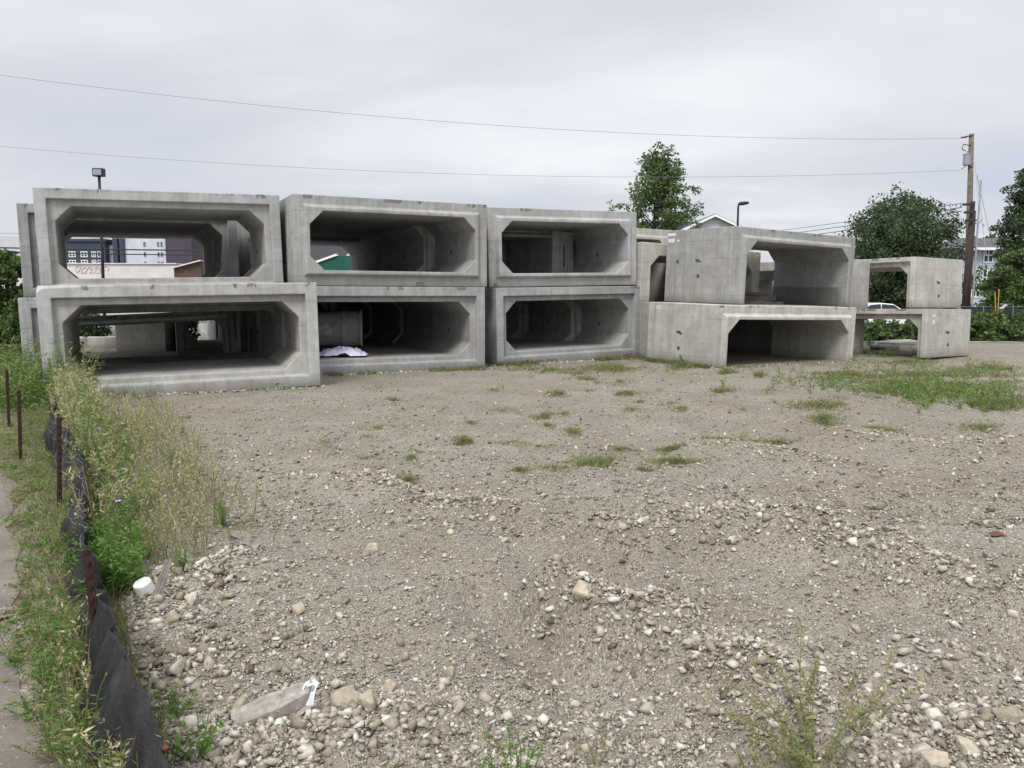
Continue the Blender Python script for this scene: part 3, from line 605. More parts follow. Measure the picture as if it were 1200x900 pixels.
# printed paper label, half buried
p = g(361, 846); n1, n2 = 10, 14; A, B = np.meshgrid(np.linspace(0, 1, n1), np.linspace(0, 1, n2)); w_, h_ = .066, .105
Vv = np.stack([(A-.5)*w_*(1-.25*B), B*h_*.72, .012+.055*np.sin(B*1.7)+.006*np.sin(A*7+B*4)], -1).reshape(-1, 3); i_ = np.arange(n1*n2).reshape(n2, n1); q = np.stack([i_[:-1,:-1], i_[:-1,1:], i_[1:,1:], i_[1:,:-1]], -1).reshape(-1, 4)
lab = np_mesh('printed_label', Vv, q, M_label, smooth=True); md = lab.modifiers.new('t', 'SOLIDIFY'); md.thickness = .0012
lab.location = (p.x, p.y-.02, gz1(p.x, p.y)+.035); lab.rotation_euler = (rad(14), 0, rad(-20)); tag(lab, 'white printed label with dark bars, stuck among the front stones', 'label')
bm = bmesh.new(); xx = .12
for i in range(11):
    wq = rnd.choice([.02,.03,.05]); 
    def sp(a, b): return ((a-.5)*w_*(1-.25*b), b*h_*.72, .0145+.055*math.sin(b*1.7)+.006*math.sin(a*7+b*4))
    for b0_ in np.linspace(.42, .66, 5)[:-1]:
        bm.faces.new([bm.verts.new(sp(*c_)) for c_ in ((xx, b0_), (xx+wq, b0_), (xx+wq, b0_+.06), (xx, b0_+.06))])
    xx += wq+rnd.choice([.02,.03,.045])
for r_ in (.78, .85, .91):
    bm.faces.new([bm.verts.new(sp(*c_)) for c_ in ((.15, r_), (.15+.6*rnd.uniform(.6,1), r_), (.15+.6*rnd.uniform(.6,1), r_+.025), (.15, r_+.025))])
bm_obj('printed_bars', bm, M_ink, lab)
# white plastic cap and split stake
p = g(172, 706); bm = bmesh.new(); rg = lathe(bm, [(.046,0),(.048,.008),(.046,.058),(.042,.064),(.02,.062)], 26); bm.faces.new(rg[-1])
o = bm_obj('plastic_tub', bm, M_white, smooth=False, bevel=.002); o.location = (p.x, p.y, gz1(p.x, p.y)+.0); o.rotation_euler = (rad(18), rad(-12), 0); tag(o, 'small round white plastic tub lying upturned beside the silt fence', 'tub')
p = g(184, 716); bm = bmesh.new(); box(bm, -.022, .022, -.012, .012, -.04, .2); bmesh.ops.subdivide_edges(bm, edges=bm.edges[:], cuts=3, use_grid_fill=True)
for v_ in bm.verts: v_.co += Vector((rnd.uniform(-1,1)*.005, rnd.uniform(-1,1)*.004, rnd.uniform(-1,1)*.012)); v_.co.x *= 1-max(0, v_.co.z)*1.8
o = bm_obj('wooden_stake', bm, M_stake); o.location = (p.x, p.y, gz1(p.x, p.y)); o.rotation_euler = (rad(-20), rad(20), .4); tag(o, 'broken grey split wooden stake leaning by the white plastic tub', 'stake')
p = g(288, 651); bm = bmesh.new(); box(bm, -.12, .12, -.04, .04, 0, .035); bmesh.ops.subdivide_edges(bm, edges=bm.edges[:], cuts=3, use_grid_fill=True)
for v_ in bm.verts: v_.co += Vector((rnd.uniform(-1,1), rnd.uniform(-1,1), rnd.uniform(-1,1)))*.011
o = bm_obj('wood_chunk', bm, M_stake); o.location = (p.x, p.y, gz1(p.x, p.y)+.02); o.rotation_euler = (0, rad(12), rad(-35)); tag(o, 'grey splintered wood chunk on stones beside the weeds', 'wood')
for px, py, lb in ((1168,628,'rust red leaf scrap on the right of the lot'), (877,616,'small rust red leaf scrap left of the whitish rock on the ridge')):
    p = g(px, py); blob_cloth('leaf_scrap', (p.x, p.y, gz1(p.x, p.y)+.005), .045 if px > 1000 else .03, .035, .025, plain('rusty_leaf', (.13,.055,.035), .8), int(px), lb, 'leaf')
# ------------------------------------------------------------------ plants
def quads(base, tip, width, up=None, kite=.45):
    """leaf-shaped kites from base to tip; arrays (n,3)"""
    d = tip-base; r = rng.standard_normal(d.shape) if up is None else up
    s = np.cross(d, r); s /= np.linalg.norm(s, axis=1)[:, None]+1e-9; w = np.asarray(width)[:, None]
    mid = base+d*kite
    return np.stack([base, mid+s*w, tip, mid-s*w], 1)
class Plants:
    def __init__(s): s.q = []; s.t = []
    def add(s, Q_, tint): s.q.append(Q_); s.t.append(np.repeat(np.clip(tint, 0, 1), 4))
    def obj(s, name, mat, label=None, cat=None, kind=None, parent=None, origin=None, group=None):
        V_ = np.concatenate(s.q).reshape(-1, 3); 
        if origin is not None: V_ = V_-np.array(origin)
        o = np_mesh(name, V_, np.arange(len(V_)).reshape(-1, 4), mat, {'tint': np.concatenate(s.t)}, parent=parent)
        if origin is not None and parent is None: o.location = origin
        return tag(o, label, cat, group, kind) if label or kind else o
def grass(P_, x, y, h, tint=.6, lean=.5, w=.0035):
    n = len(x); z = gz(x, y); b = np.stack([x, y, z-.005], 1); hh = h*rng.uniform(.5, 1.2, n)
    l = rng.normal(0, lean, (n, 2))*hh[:, None]; m = b+np.stack([l[:,0]*.35, l[:,1]*.35, hh*.6], 1); tp = b+np.stack([l[:,0], l[:,1], hh], 1)
    s = rng.standard_normal((n, 2)); s /= np.linalg.norm(s, axis=1)[:, None]; s = np.column_stack([s, np.zeros(n)])*w
    P_.add(np.stack([b-s, b+s, m+s*.8, m-s*.8], 1), rng.normal(tint, .2, n)); P_.add(np.stack([m-s*.8, m+s*.8, tp, tp], 1)*1.0, rng.normal(tint, .2, n)) if False else P_.add(np.stack([m-s*.8, m+s*.8, tp+s*.1, tp-s*.1], 1), rng.normal(tint, .2, n))
def herb(P_, PS, p, h, stems, spread, leaf, tint=.6, nleaf=14, seedhead=0, lw=.3, up=.8, stemw=.0022):
    """upright weed: thin stems with leaves, optional straw seed heads (into PS)"""
    for _ in range(stems):
        a = rng.uniform(0, 6.28); hh = h*rng.uniform(.55, 1.1); r = spread*rng.random()**.6
        b = np.array([p[0]+.2*r*math.cos(a), p[1]+.2*r*math.sin(a), p[2]-.01]); k1 = rng.normal(0, .06, 3)*hh
        tt = np.linspace(0, 1, 6)[:, None]; top = b+np.array([r*math.cos(a), r*math.sin(a), hh]); pt = b+(top-b)*tt**np.array([1.5,1.5,.95]) + k1*np.sin(tt*3.1)
        for sd_ in (0, 1):
            o_ = np.array([[stemw,0,0],[0,stemw,0]][sd_]); P_.add(np.stack([pt[:-1]-o_, pt[:-1]+o_, pt[1:]+o_*.7, pt[1:]-o_*.7], 1), rng.normal(tint-.2, .08, 5))
        n = max(2, int(nleaf*rng.uniform(.6, 1.3))); u = rng.uniform(.08, 1, n); i0 = np.minimum((u*5).astype(int), 4); fr = (u*5-i0)[:, None]
        q = pt[i0]*(1-fr)+pt[i0+1]*fr; az = rng.uniform(0, 6.28, n); ln = leaf*rng.uniform(.5, 1.2, n)*(1.1-.5*u)
        e_ = rng.uniform(-.1, up, n); tip = q+np.stack([np.cos(az)*np.cos(e_), np.sin(az)*np.cos(e_), np.sin(e_)], 1)*ln[:, None]
        P_.add(quads(q, tip, ln*lw*.5), rng.normal(tint, .16, n))
        if seedhead and rng.random() < seedhead:
            n = 16; u = rng.uniform(.6, 1.02, n)[:, None]; q = b+(top-b)*u**np.array([1.5,1.5,.95])+k1*np.sin(u*3.1); az = rng.uniform(0, 6.28, n); e_ = rng.uniform(.2, 1.2, n); ln = .05*rng.uniform(.5, 1.5, n)*hh/.6
            PS.add(quads(q, q+np.stack([np.cos(az)*np.cos(e_), np.sin(az)*np.cos(e_), np.sin(e_)], 1)*ln[:, None], .0045*np.ones(n)), rng.normal(.65, .2, n))
# tall weeds between the silt fence and the lot
PW, PSt = Plants(), Plants(); FL = []
for i in range(430):
    y = rng.uniform(4.6, 12.2); lo = FX(y)+.08; hi = WR(y)+.12*rng.normal(); u = rng.random()**1.45; x = lo+(hi-lo)*u
    edge_ = 1-.7*u; h = (rng.uniform(.26, .56) if y > 6.5 else rng.uniform(.14, .40))*(.75+.5*edge_)
    p = (x, y, gz1(x, y)); ty = rng.random()
    if ty < .52: herb(PW, PSt, p, h*1.1, 4, .17, .04, rng.normal(.28, .14), 8, .7, .14, stemw=.0022)
    elif ty < .84: herb(PW, PSt, p, h*.8, 4, .12, .06, rng.normal(.72, .18), 15, .3, .24)
    else: herb(PW, PSt, p, h*1.15, 2, .1, .085, rng.normal(.8, .1), 26, 0, .17)
    if rng.random() < .09: FL.append((x+rng.normal(0,.08), y+rng.normal(0,.08), p[2]+h*rng.uniform(.6, .95)))
# sparse pale stalks straying over the gravel on the right side
for i in range(240):
    y = rng.uniform(4.6, 9.5); x = WR(y)+abs(rng.normal(.05, .42)); herb(PW, PSt, (x, y, gz1(x, y)), rng.uniform(.14, .42), 2, .2, .04, rng.choice([.25,.6]), 7, .9, .17)
# bright bush-like clump beside the fence
for i in range(60):
    y = rng.uniform(3.95, 4.75); x = FX(y)+rng.uniform(.02, .27); herb(PW, PSt, (x, y, gz1(x, y)), rng.uniform(.16, .36), 5, .11, .05, .95, 28, 0, .3, stemw=.0018)
# verge between path and fence, and the far end of it
for i in range(620):
    y = 1.9+10.5*rng.random()**1.5; u = rng.random(); x = PE(y)+(FX(y)-.05-PE(y))*u; h = rng.uniform(.06, .30)*(.28+1.0*u)*(1 if y < 3.6 else .62)
    ty = rng.random()
    herb(PW, PSt, (x, y, gz1(x, y)), h, 3, .12, .045, rng.normal(.72, .15) if ty < .6 else rng.normal(.25, .15), 11, .3 if ty > .6 else 0, .24 if ty < .6 else .12, stemw=.0016)
for i in range(130):                               # stems against the path side of the fabric
    y = 1.7+6*rng.random()**2.2; x = FX(y)-rng.uniform(.04, .18); ty = rng.random()
    herb(PW, PSt, (x, y, gz1(x, y)), (rng.uniform(.12, .36) if y < 3.4 else rng.uniform(.06, .17)), 2, .1, .045, .75 if ty < .5 else .22, 12 if ty < .5 else 5, .6, .22 if ty < .5 else .1, stemw=.0016)
for i in range(240):                               # weeds left of the boxes
    y = rng.uniform(10.5, 15.5); x = FX(y)+rng.uniform(-1.9, .6); herb(PW, PSt, (x, y, gz1(x, y)), rng.uniform(.45, .95), 4, .25, .11, rng.normal(.7, .15), 22, .25, .25, stemw=.003)
PG = Plants()
n = 14000; y = 1.8+10*rng.random(n)**1.6; fx = .26-.605*y; pe = fx-.12-.07*y; x = pe+(fx+.1-pe)*rng.random(n); grass(PG, x, y, .03+.08*np.clip((x-pe)/(fx-pe+.01), 0, 1.2), .45, .6, .0022)
n = 1300; y = rng.uniform(4.2, 12.3, n); fx = .26-.605*y; x = fx+(np.interp(y, [4.2,5.2,6.5,8,9.6,12.3], [-1.75,-1.95,-2.4,-3.1,-3.95,-5.6])-fx)*rng.random(n); grass(PG, x, y, .3, .3, .45, .003)
PG.obj('verge_grass', M_grass, 'grass blades along the silt fence and path edge', 'grass', 'stuff')
PW.obj('tall_weeds', M_weed, 'tangled green weeds along the silt fence', 'weeds', 'stuff'); PSt.obj('seed_heads', M_straw, 'straw coloured seed heads of the weeds along the fence', 'seed heads', 'stuff')
bm = bmesh.new()
for f in FL[:60]:
    for k_ in range(9):
        a = k_*.698+rnd.random()*.3; d = Vector((math.cos(a), math.sin(a), .25)).normalized(); s = Vector((-math.sin(a), math.cos(a), 0)); c_ = Vector(f)
        bm.faces.new([bm.verts.new(c_), bm.verts.new(c_+d*.015+s*.006), bm.verts.new(c_+d*.025), bm.verts.new(c_+d*.015-s*.006)])
o = bm_obj('wild_flowers', bm, M_flower); tag(o, 'pale blue wild flowers dotted through the fence weeds', 'flowers', kind='stuff')
# grass patches on the lot
PL = Plants()
EXTRA = [(rnd.uniform(430, 900), rnd.uniform(426, 500) if i_ % 3 else rnd.uniform(500, 560), rnd.uniform(8, 30), rnd.uniform(2.5, 5), int(rnd.uniform(60, 240)), rnd.uniform(.03, .07)) for i_ in range(44)]
for px, py, rx, ry, n, h in EXTRA + list(((697,541,27,6,900,.07),(641,488,22,6,700,.07),(640,497,16,4,300,.06),(545,518,14,4,420,.07),(615,513,9,3,200,.06),(672,506,14,6,350,.07),(630,524,26,4,260,.04),(735,462,16,4,420,.09),(655,462,14,4,320,.09),(786,525,18,4,520,.06),(752,548,16,3,260,.05),(790,541,26,4,700,.06),
        (845,460,16,4,500,.1),(750,472,8,3,120,.06),(800,430,22,5,1100,.16),(720,432,36,5,1700,.11),(640,434,60,5,1300,.09),(560,432,14,4,500,.14),(690,445,30,4,500,.07),(850,437,14,3,420,.12),(890,440,10,3,300,.13),(470,433,16,3,300,.12),(770,420,20,3,700,.1),
        (965,492,20,10,900,.09),(1030,505,20,5,700,.07),(1155,500,40,5,700,.06),(960,475,36,5,900,.08),(910,515,24,4,400,.06),(850,517,20,4,350,.06),(1090,457,150,16,11000,.12),(1000,440,70,7,4200,.11),(1150,475,60,9,4200,.11),(1080,440,120,8,4500,.12),(1060,425,80,5,1500,.12),(1160,432,50,6,1400,.12),(120,462,60,6,700,.2),(380,520,18,8,120,.05),(205,672,14,9,160,.06))):
    a = rng.uniform(0, 6.28, n); n = int(n*(1.5 if py < 480 else 2.0)); rx, ry = (rx, ry) if n > 5000 else (rx*1.35, ry*1.35); a = rng.uniform(0, 6.28, n); r = np.abs(rng.normal(0, .62, n)); x, y = gN(px+rx*r*np.cos(a), py+ry*r*np.sin(a))
    keep = fbm(x, y, 5., 6, 31)+.9*fbm(x, y, 1.6, 5, 32) > -.12+.5*(r-.5); x, y = x[keep], y[keep]
    grass(PL, x, y, h*.8*rng.uniform(.4, 1.1, len(x)), .52, .9, .0032 if py > 480 else .006)
for key, a0, a1, n, hh_ in (('B1L', .45, 1, 500, .05), ('B2L', .2, 1, 2200, .09), ('B3L', -.02, 1.05, 4200, .11), ('B4L', -.02, 1.0, 500, .08)):
    X0, Y0, _, yaw, _, W_, _, L_, _ = P[key]; a = rad(yaw); u = rng.uniform(a0, a1, n)*W_; w = -np.abs(rng.normal(.02, .12, n))-.03; x = X0+u*math.cos(a)-w*math.sin(a)*1.0; y = Y0+u*math.sin(a)+w*math.cos(a)
    keep = fbm(u, u*0, 2.6, 5, 51+len(key)+n) > -.05; grass(PL, x[keep], y[keep], hh_*rng.uniform(.4, 1.2, keep.sum()), .5, .6, .006)
X0, Y0 = P['B4L'][0], P['B4L'][1]; a = rad(P['B4L'][3]); n = 2400; u = rng.uniform(0, 2.3, n); w = rng.normal(.06, .06, n); grass(PL, X0-u*math.sin(a)-np.abs(w)*math.cos(a), Y0+u*math.cos(a)-np.abs(w)*math.sin(a), .1*rng.uniform(.4, 1.2, n), .55, .6, .006)
PL.obj('lot_grass', M_grass, 'low green grass patches growing through the gravel lot', 'grass', 'stuff')
PL2, PS2 = Plants(), Plants()
for px, py, n_ in ((1090,462,60),(1150,470,40),(1010,455,20),(1120,440,30),(1050,412,18),(930,450,12)):
    for i in range(n_):
        p = g(px+rng.normal(0, 45), min(max(py+rng.normal(0, 7), 418), 486)); herb(PL2, PS2, (p.x, p.y, gz1(p.x, p.y)), rng.uniform(.12, .34), 3, .2, .09, rng.normal(.75, .12), 10, .5, .22, stemw=.004)
PL2.obj('lot_weeds', M_weed, 'taller green weeds in the grass on the right of the lot', 'weeds', 'stuff'); PS2.obj('lot_seed_heads', M_straw, 'dry seed heads over the grass on the right of the lot', 'seed heads', 'stuff')
# single plants in the foreground
def plant(px, py, h, stems, spread, leaf, tint, nleaf, sh, lw, label, mat=M_weed, name='weed_plant', stemw=.0018):
    p = g(px, py); z = gz1(p.x, p.y); A_, B_ = Plants(), Plants(); herb(A_, B_, (p.x, p.y, z), h, stems, spread, leaf, tint, nleaf, sh, lw, stemw=stemw)
    e_ = empty(name, (p.x, p.y, z), label, 'plant'); A_.q += B_.q; A_.t += [x_*0+.12 for x_ in B_.t]; A_.obj('foliage', mat, parent=e_, origin=(p.x, p.y, z))
    return e_
plant(955, 905, .40, 26, .30, .022, .40, 56, .95, .35, 'tall yellow green weed with many thin seed stalks at the front right')
plant(890, 925, .24, 16, .16, .018, .3, 44, .9, .35, 'shorter pale weed just left of the tall yellow green one')
plant(604, 928, .27, 16, .14, .028, .85, 30, 0, .4, 'fresh green leafy weed at the front centre edge')
plant(700, 895, .12, 5, .07, .018, .3, 14, .6, .3, 'thin brownish weed right of the green centre one')
plant(232, 900, .16, 6, .12, .055, .8, 9, 0, .45, 'broad leaved green weed at the front beside the silt fence end', stemw=.0026)
plant(200, 838, .13, 9, .12, .045, .7, 12, .2, .3, 'bushy green weed between the fence and the cream rock')
plant(217, 680, .10, 6, .04, .03, .95, 18, 0, .35, 'small bright green weed near the wood chunk')
plant(262, 618, .26, 7, .08, .045, .85, 26, 0, .25, 'upright leafy weed at the right edge of the fence weeds')
plant(455, 915, .07, 6, .06, .02, .85, 14, 0, .35, 'tiny green weed below the big grey rock')
plant(160, 900, .17, 4, .08, .06, .75, 7, 0, .4, 'green weed sprig in front of the black fence fabric', stemw=.0022)
plant(60, 800, .12, 7, .12, .05, .75, 8, 0, .3, 'low broad leaved weed at the edge of the dirt path')
plant(70, 880, .16, 12, .14, .035, .5, 16, .4, .25, 'olive weed tuft between path and fence at the front')
plant(800, 428, .28, 16, .3, .1, .75, 16, .2, .15, 'grassy green clump at the foot of the long side wall', stemw=.005)
plant(1020, 405, .5, 12, .3, .1, .75, 18, .2, .25, 'young green bush growing beside the far right pile opening', stemw=.006)
# ------------------------------------------------------------------ silt fence
k = NT('silt_fabric', .62); v = k.co(); s = k.n('ShaderNodeSeparateXYZ', {0: v})
wv = k.noise(k.map(v, (9, 9, 260)), 1, 3, .6); wv2 = k.noise(k.map(v, (160, 160, 3)), 1, 3, .6); dirt_ = k.noise(v, 5, 6, .65)
c = k.mix(k.rng(wv, .35, .7, 0, .4), (.009,.009,.010), (.034,.034,.037)); c = k.mix(k.rng(dirt_, .5, .72, 0, .4), c, (.085,.08,.075)); c = k.mix(k.rng(wv2, .58, .7, 0, .35), c, (.10,.10,.105))
cr_ = k.noise(k.map(v, (16, 16, 2.2)), 1, 6, .75); cr2 = k.noise(v, 14, 6, .7, dist=1.5)
M_fab = k.out(k.mix(k.rng(cr2, .5, .75, 0, .35), c, (.06,.058,.055)), k.bump(cr_, .55, .05, k.bump(cr2, .45, .025, k.bump(k.noise(k.map(v, (300, 300, 300)), 1, 2), .25, .003))))
yy = np.arange(.7, 13.4, .02); nv = 18; rows = []
for y in yy:
    pst = .35+.65*abs(math.sin((y-3.2)*math.pi/2.55)); top = .455 - .09*pst*(1+.4*math.sin(y*4.1)); top *= .96+.05*math.sin(y*9)
    for j in range(nv):
        u = j/(nv-1); lean = .10*u + .05*math.sin(u*3.14)*math.sin(y*2.2) + (.016+.04*(1-u))*math.sin(y*17+u*1.5+math.sin(y*4.3)*2.4) + .009*math.sin(y*47+u*3+math.sin(y*9)*2) - .05*(1-u)**2*(.5+.5*math.sin(y*2.9)) + .035*(1-.6*u)*(1-abs(math.sin(y*6.3+u*.8+math.sin(y*2.1)*1.5))) + .02*math.sin(u*8+y*4)*u*(1-u)*2
        sag = .008*math.sin(y*11+1.2*math.sin(y*3.3))*u
        rows.append((FX(y)+lean*.9-.085, y, gz1(FX(y), y)-.02+top*u**.95+sag))
i_ = np.arange(len(yy)*nv).reshape(len(yy), nv); q = np.stack([i_[:-1,:-1], i_[:-1,1:], i_[1:,1:], i_[1:,:-1]], -1).reshape(-1, 4)
silt = empty('silt_fence', (FX(2), 2, 0), 'sagging black fabric silt fence on rusty posts, running along the dirt path', 'fence')
def rebase(o, e_): o.parent = e_; o.matrix_parent_inverse = Matrix.Translation(-Vector(e_.location))
fab = np_mesh('fabric', rows, q, M_fab, smooth=True); md = fab.modifiers.new('t', 'SOLIDIFY'); md.thickness = .003; rebase(fab, silt)
R3 = np.array(rows).reshape(len(yy), nv, 3)
bm = bmesh.new(); tube(bm, [Vector(R3[i, -2])+Vector((-.012, 0, .004*math.sin(i))) for i in range(150, len(yy), 2)], .0014, 5); tube(bm, [Vector(R3[i, -6])+Vector((-.016+.006*math.sin(i*.2), 0, .012*math.sin(i*.09))) for i in range(190, len(yy), 2)], .0012, 5)
c_ = bm_obj('cord', bm, plain('pale_cord', (.2,.2,.205), .8), smooth=True); rebase(c_, silt)
for px, py, ztop, lean in ((102,645,.58,-.03),(69,489,.70,.05),(22,458,.68,.03),(8,434,.70,.02)):
    r_ = ray(px, py); k_ = (ztop-EYE)/r_.z; T = Vector((0,0,EYE))+r_*k_; x, y = T.x, T.y
    bm = bmesh.new(); T2 = Vector((0, 0, ztop)); B_ = Vector((-lean, 0, -.1))
    ax_ = (T2-B_); Mq = Matrix.Translation(B_) @ Vector((0,0,1)).rotation_difference(ax_.normalized()).to_matrix().to_4x4(); Lh = ax_.length
    box(bm, -.016, .016, -.004, .004, 0, Lh, Mq); box(bm, -.003, .003, .0045, .026, 0, Lh-.01, Mq)
    for zq in np.arange(.12, Lh, .05): box(bm, -.007, .007, -.011, -.0045, zq, zq+.016, Mq)
    o = bm_obj('fence_post', bm, M_rust); o.location = (x, y, 0); o.rotation_euler = (0, 0, rnd.uniform(-.5, .5)); rebase(o, silt)
p = g(186, 880); bm = bmesh.new(); tube(bm, [(0,0,.0),(.02,-.05,.03),(.01,-.12,.05),(.03,-.2,.03)], [.007,.009,.007,.005], 6); box(bm, -.007, .011, -.12, .05, .0, .005, Matrix.Rotation(.3, 4, 'Z'))
o = bm_obj('plastic_strip', bm, M_orange); o.location = (p.x, p.y, gz1(p.x, p.y)+.02); o.rotation_euler = (0, 0, .3); tag(o, 'torn orange plastic strip at the foot of the black fence fabric', 'plastic strip')
# ------------------------------------------------------------------ trees
def tree(name, base, height, crown, label, mat, n_leaf=9000, leaf=.2, trunk_r=.18, seed=1, clumps=60, gap=.5, trunk_to=.75, limbs=9, group=None, cr=.14, top_taper=0., cone=0.):
    """crown = (centre height, half width, half height); limbs rise from the trunk to the crown's envelope and carry leaf sprays"""
    r = np.random.default_rng(seed); e_ = empty(name, base, label, 'tree' if height > 2.5 else 'shrub', group); ch, hw, hh = crown
    bm = bmesh.new(); zt = min(height*.93, ch+hh*.85); tp = [(0,0,-.2)]+[(hw*.04*math.sin(i*1.9+seed), hw*.04*math.cos(i*1.3), zt*i/6) for i in range(1, 7)]
    tube(bm, tp, [trunk_r*(1.15-.175*i) for i in range(7)], 8)
    C, RS = [], []; nl = max(10, clumps//3)
    for i in range(nl):
        t_ = ((i+.5)/nl)**.9; z = ch-hh+2*hh*t_                      # height of the limb's tip
        prof = (1-t_)**.75*1.25*(1-math.exp(-6*(t_+.06))) if cone else math.sqrt(max(.04, 1-(1.75*t_-.75)**2 if t_ > .43 else 1-.6*(1-t_/.43)**2))
        R_ = hw*min(1.05, prof)*r.uniform(.72, 1.12); a = i*2.39996+r.uniform(-.4, .4); z0 = max(.25*(ch-hh)+.05*height, z-R_*r.uniform(.5, .9)-.08*hh); z0 = min(z0, zt*.96)
        P0 = Vector((0, 0, z0)); P2 = Vector((R_*math.cos(a), R_*math.sin(a), z)); P1 = P0.lerp(P2, .5)+Vector((0, 0, -.06*R_))+Vector(r.normal(0, .05*hw, 3))
        tube(bm, [P0, P1, P2], [trunk_r*.34, trunk_r*.2, trunk_r*.05], 5)
        for q in range(6 if cone else 8):
            f = r.uniform(.3, 1.02); p = (P0.lerp(P1, f*2) if f < .5 else P1.lerp(P2, f*2-1))+Vector(r.normal(0, .10*hw, 3))
            C.append(p[:]); RS.append(hw*r.uniform(.5, 1.25)*cr*(1.1-.3*f))
    bm_obj('trunk', bm, M_bark, e_, smooth=True)
    C = np.array(C); rs = np.array(RS); nC = len(C); ct = r.uniform(-.13, .17, nC)
    k_ = r.choice(nC, n_leaf, p=rs**1.5/(rs**1.5).sum()); d = r.standard_normal((n_leaf, 3)); d /= np.linalg.norm(d, axis=1)[:, None]
    q = C[k_]+d*(rs[k_]*r.random(n_leaf)**.55)[:, None]*np.array([1.2,1.2,.75])
    dirn = r.standard_normal((n_leaf, 3))+d*.7+np.array([0,0,-.2]); dirn /= np.linalg.norm(dirn, axis=1)[:, None]; ln = leaf*r.uniform(.45, 1.4, n_leaf)
    P_ = Plants(); P_.add(quads(q, q+dirn*ln[:, None], ln*.34), .42+ct[k_]+r.normal(0, .2, n_leaf)); P_.obj('crown', mat, parent=e_)
    return e_
def tree_px(name, px, py_top, py_bot, wpx, Yd, label, mat, zb=0, low=.25, **kw):
    T = at(px, py_top, Yd); H_ = T.z-zb; hw = wpx/2/F*Yd; zc0 = at(px, py_bot, Yd).z-zb; ch = (H_+zc0)/2; hh = (H_-zc0)/2
    return tree(name, (T.x, Yd, zb), H_, (ch, hw, hh), label, mat, **kw)
tree_px('broadleaf_tree', 770, 181, 288, 132, 48, 'loose open broadleaf tree with sky between its limbs, behind the third stack', M_leafm, -.3, n_leaf=15500, leaf=.17, clumps=135, seed=9, trunk_r=.13, cr=.135, cone=1.)
tree_px('broadleaf_tree', 1057, 236, 345, 142, 58, 'dense dark rounded tree behind the far right culvert pile', M_leafd, -.3, n_leaf=48000, leaf=.2, clumps=260, seed=8, trunk_r=.25, cr=.19, top_taper=.15)
tree_px('tall_tree', 1212, 196, 330, 84, 52, 'tall dark tree rising at the right picture edge', M_leafd, -.3, n_leaf=28000, leaf=.18, clumps=150, seed=12, trunk_r=.22, cr=.17, cone=1.)
tree_px('broadleaf_tree', 1194, 296, 362, 78, 46, 'lighter green low tree in front of the pale blue house', M_leafm, -.3, n_leaf=13000, leaf=.18, clumps=90, seed=14, trunk_r=.14, cr=.17)
tree_px('broadleaf_tree', 1046, 300, 375, 110, 66, 'dark low tree filling the view through the upper far right culvert', M_leafd, -.3, n_leaf=9000, leaf=.4, clumps=60, seed=15, trunk_r=.2, cr=.2)
tree_px('broadleaf_tree', 5, 298, 420, 66, 26, 'green bushy tree left of the culvert rows', M_leafm, 0, n_leaf=15000, leaf=.15, clumps=70, seed=17, trunk_r=.12, cr=.19)
tree_px('broadleaf_tree', -60, 270, 420, 90, 30, 'tree cut by the left picture edge', M_leafd, 0, n_leaf=9000, leaf=.18, clumps=60, seed=18, trunk_r=.14, cr=.18)
def shrub(px, py_t, py_b, wpx, Yd, label, mat, seed, n=5000, leaf=.12, zb=None):
    B_ = at(px, py_b, Yd); T = at(px, py_t, Yd); zb = B_.z if zb is None else zb; H_ = T.z-zb
    return tree('shrub', (T.x, Yd, zb), H_, (H_*.52, wpx/2/F*Yd, H_*.5), label, mat, n_leaf=n, leaf=leaf, trunk_r=.035, seed=seed, clumps=46, trunk_to=.5, limbs=7, cr=.2)
shrub(96, 366, 415, 60, 25.5, 'dark shrub behind the low concrete wall, seen through the left row', M_leafd, 21)
shrub(208, 372, 412, 44, 23.5, 'olive shrub right of the square concrete block, seen through the left row', M_leafm, 22)
shrub(30, 345, 420, 44, 17.5, 'leafy shrub squeezed against the left row of culverts', M_leafm, 23, 7000, .09)
shrub(-8, 380, 440, 60, 14.5, 'leafy shrub at the left picture edge beyond the fence', M_leafm, 24, 6000, .08)
HG = 'shrubs of the overgrown strip along the street'
for i, (px, yt, yb, w, Yd) in enumerate(((1005,380,408,50,28.5),(1040,378,406,56,28),(1082,376,406,50,28.6),(1122,374,407,50,28),(1155,368,407,54,27.5),(1186,373,407,50,27.2),(1215,366,407,50,27.6),(965,380,408,50,29))):
    o = shrub(px, yt, yb, w, Yd, 'leafy green shrub in the overgrown strip by the street, one of a continuous row', M_leafm, 30+i, 5200, .13); o['group'] = HG
# wooded rise far behind
def wood_line(x0, x1, Yd, h, label, seed):
    r = np.random.default_rng(seed); n = 26000; x = r.uniform(x0, x1, n); top = h*(1+.25*fbm(x, x*0, .12, 5, seed)+.12*fbm(x, x*0, .6, 4, seed+1)); z = top*r.random(n)**.6; q = np.stack([x, Yd+r.uniform(-5, 5, n), z-.3], 1)
    d = r.standard_normal((n, 3)); d /= np.linalg.norm(d, axis=1)[:, None]; ln = r.uniform(.5, 1.1, n); P_ = Plants(); P_.add(quads(q, q+d*ln[:, None], ln*.4), .4+.16*fbm(x, z, .9, 4, seed+2)+r.normal(0, .15, n)); P_.obj('distant_wood', M_leafd, label, 'wood', 'stuff')
wood_line(56, 110, 98, 8.6, 'dark wooded rise far behind the pale blue house', 41)
wood_line(-110, -62, 92, 5.0, 'line of dark trees far behind the left row', 42)
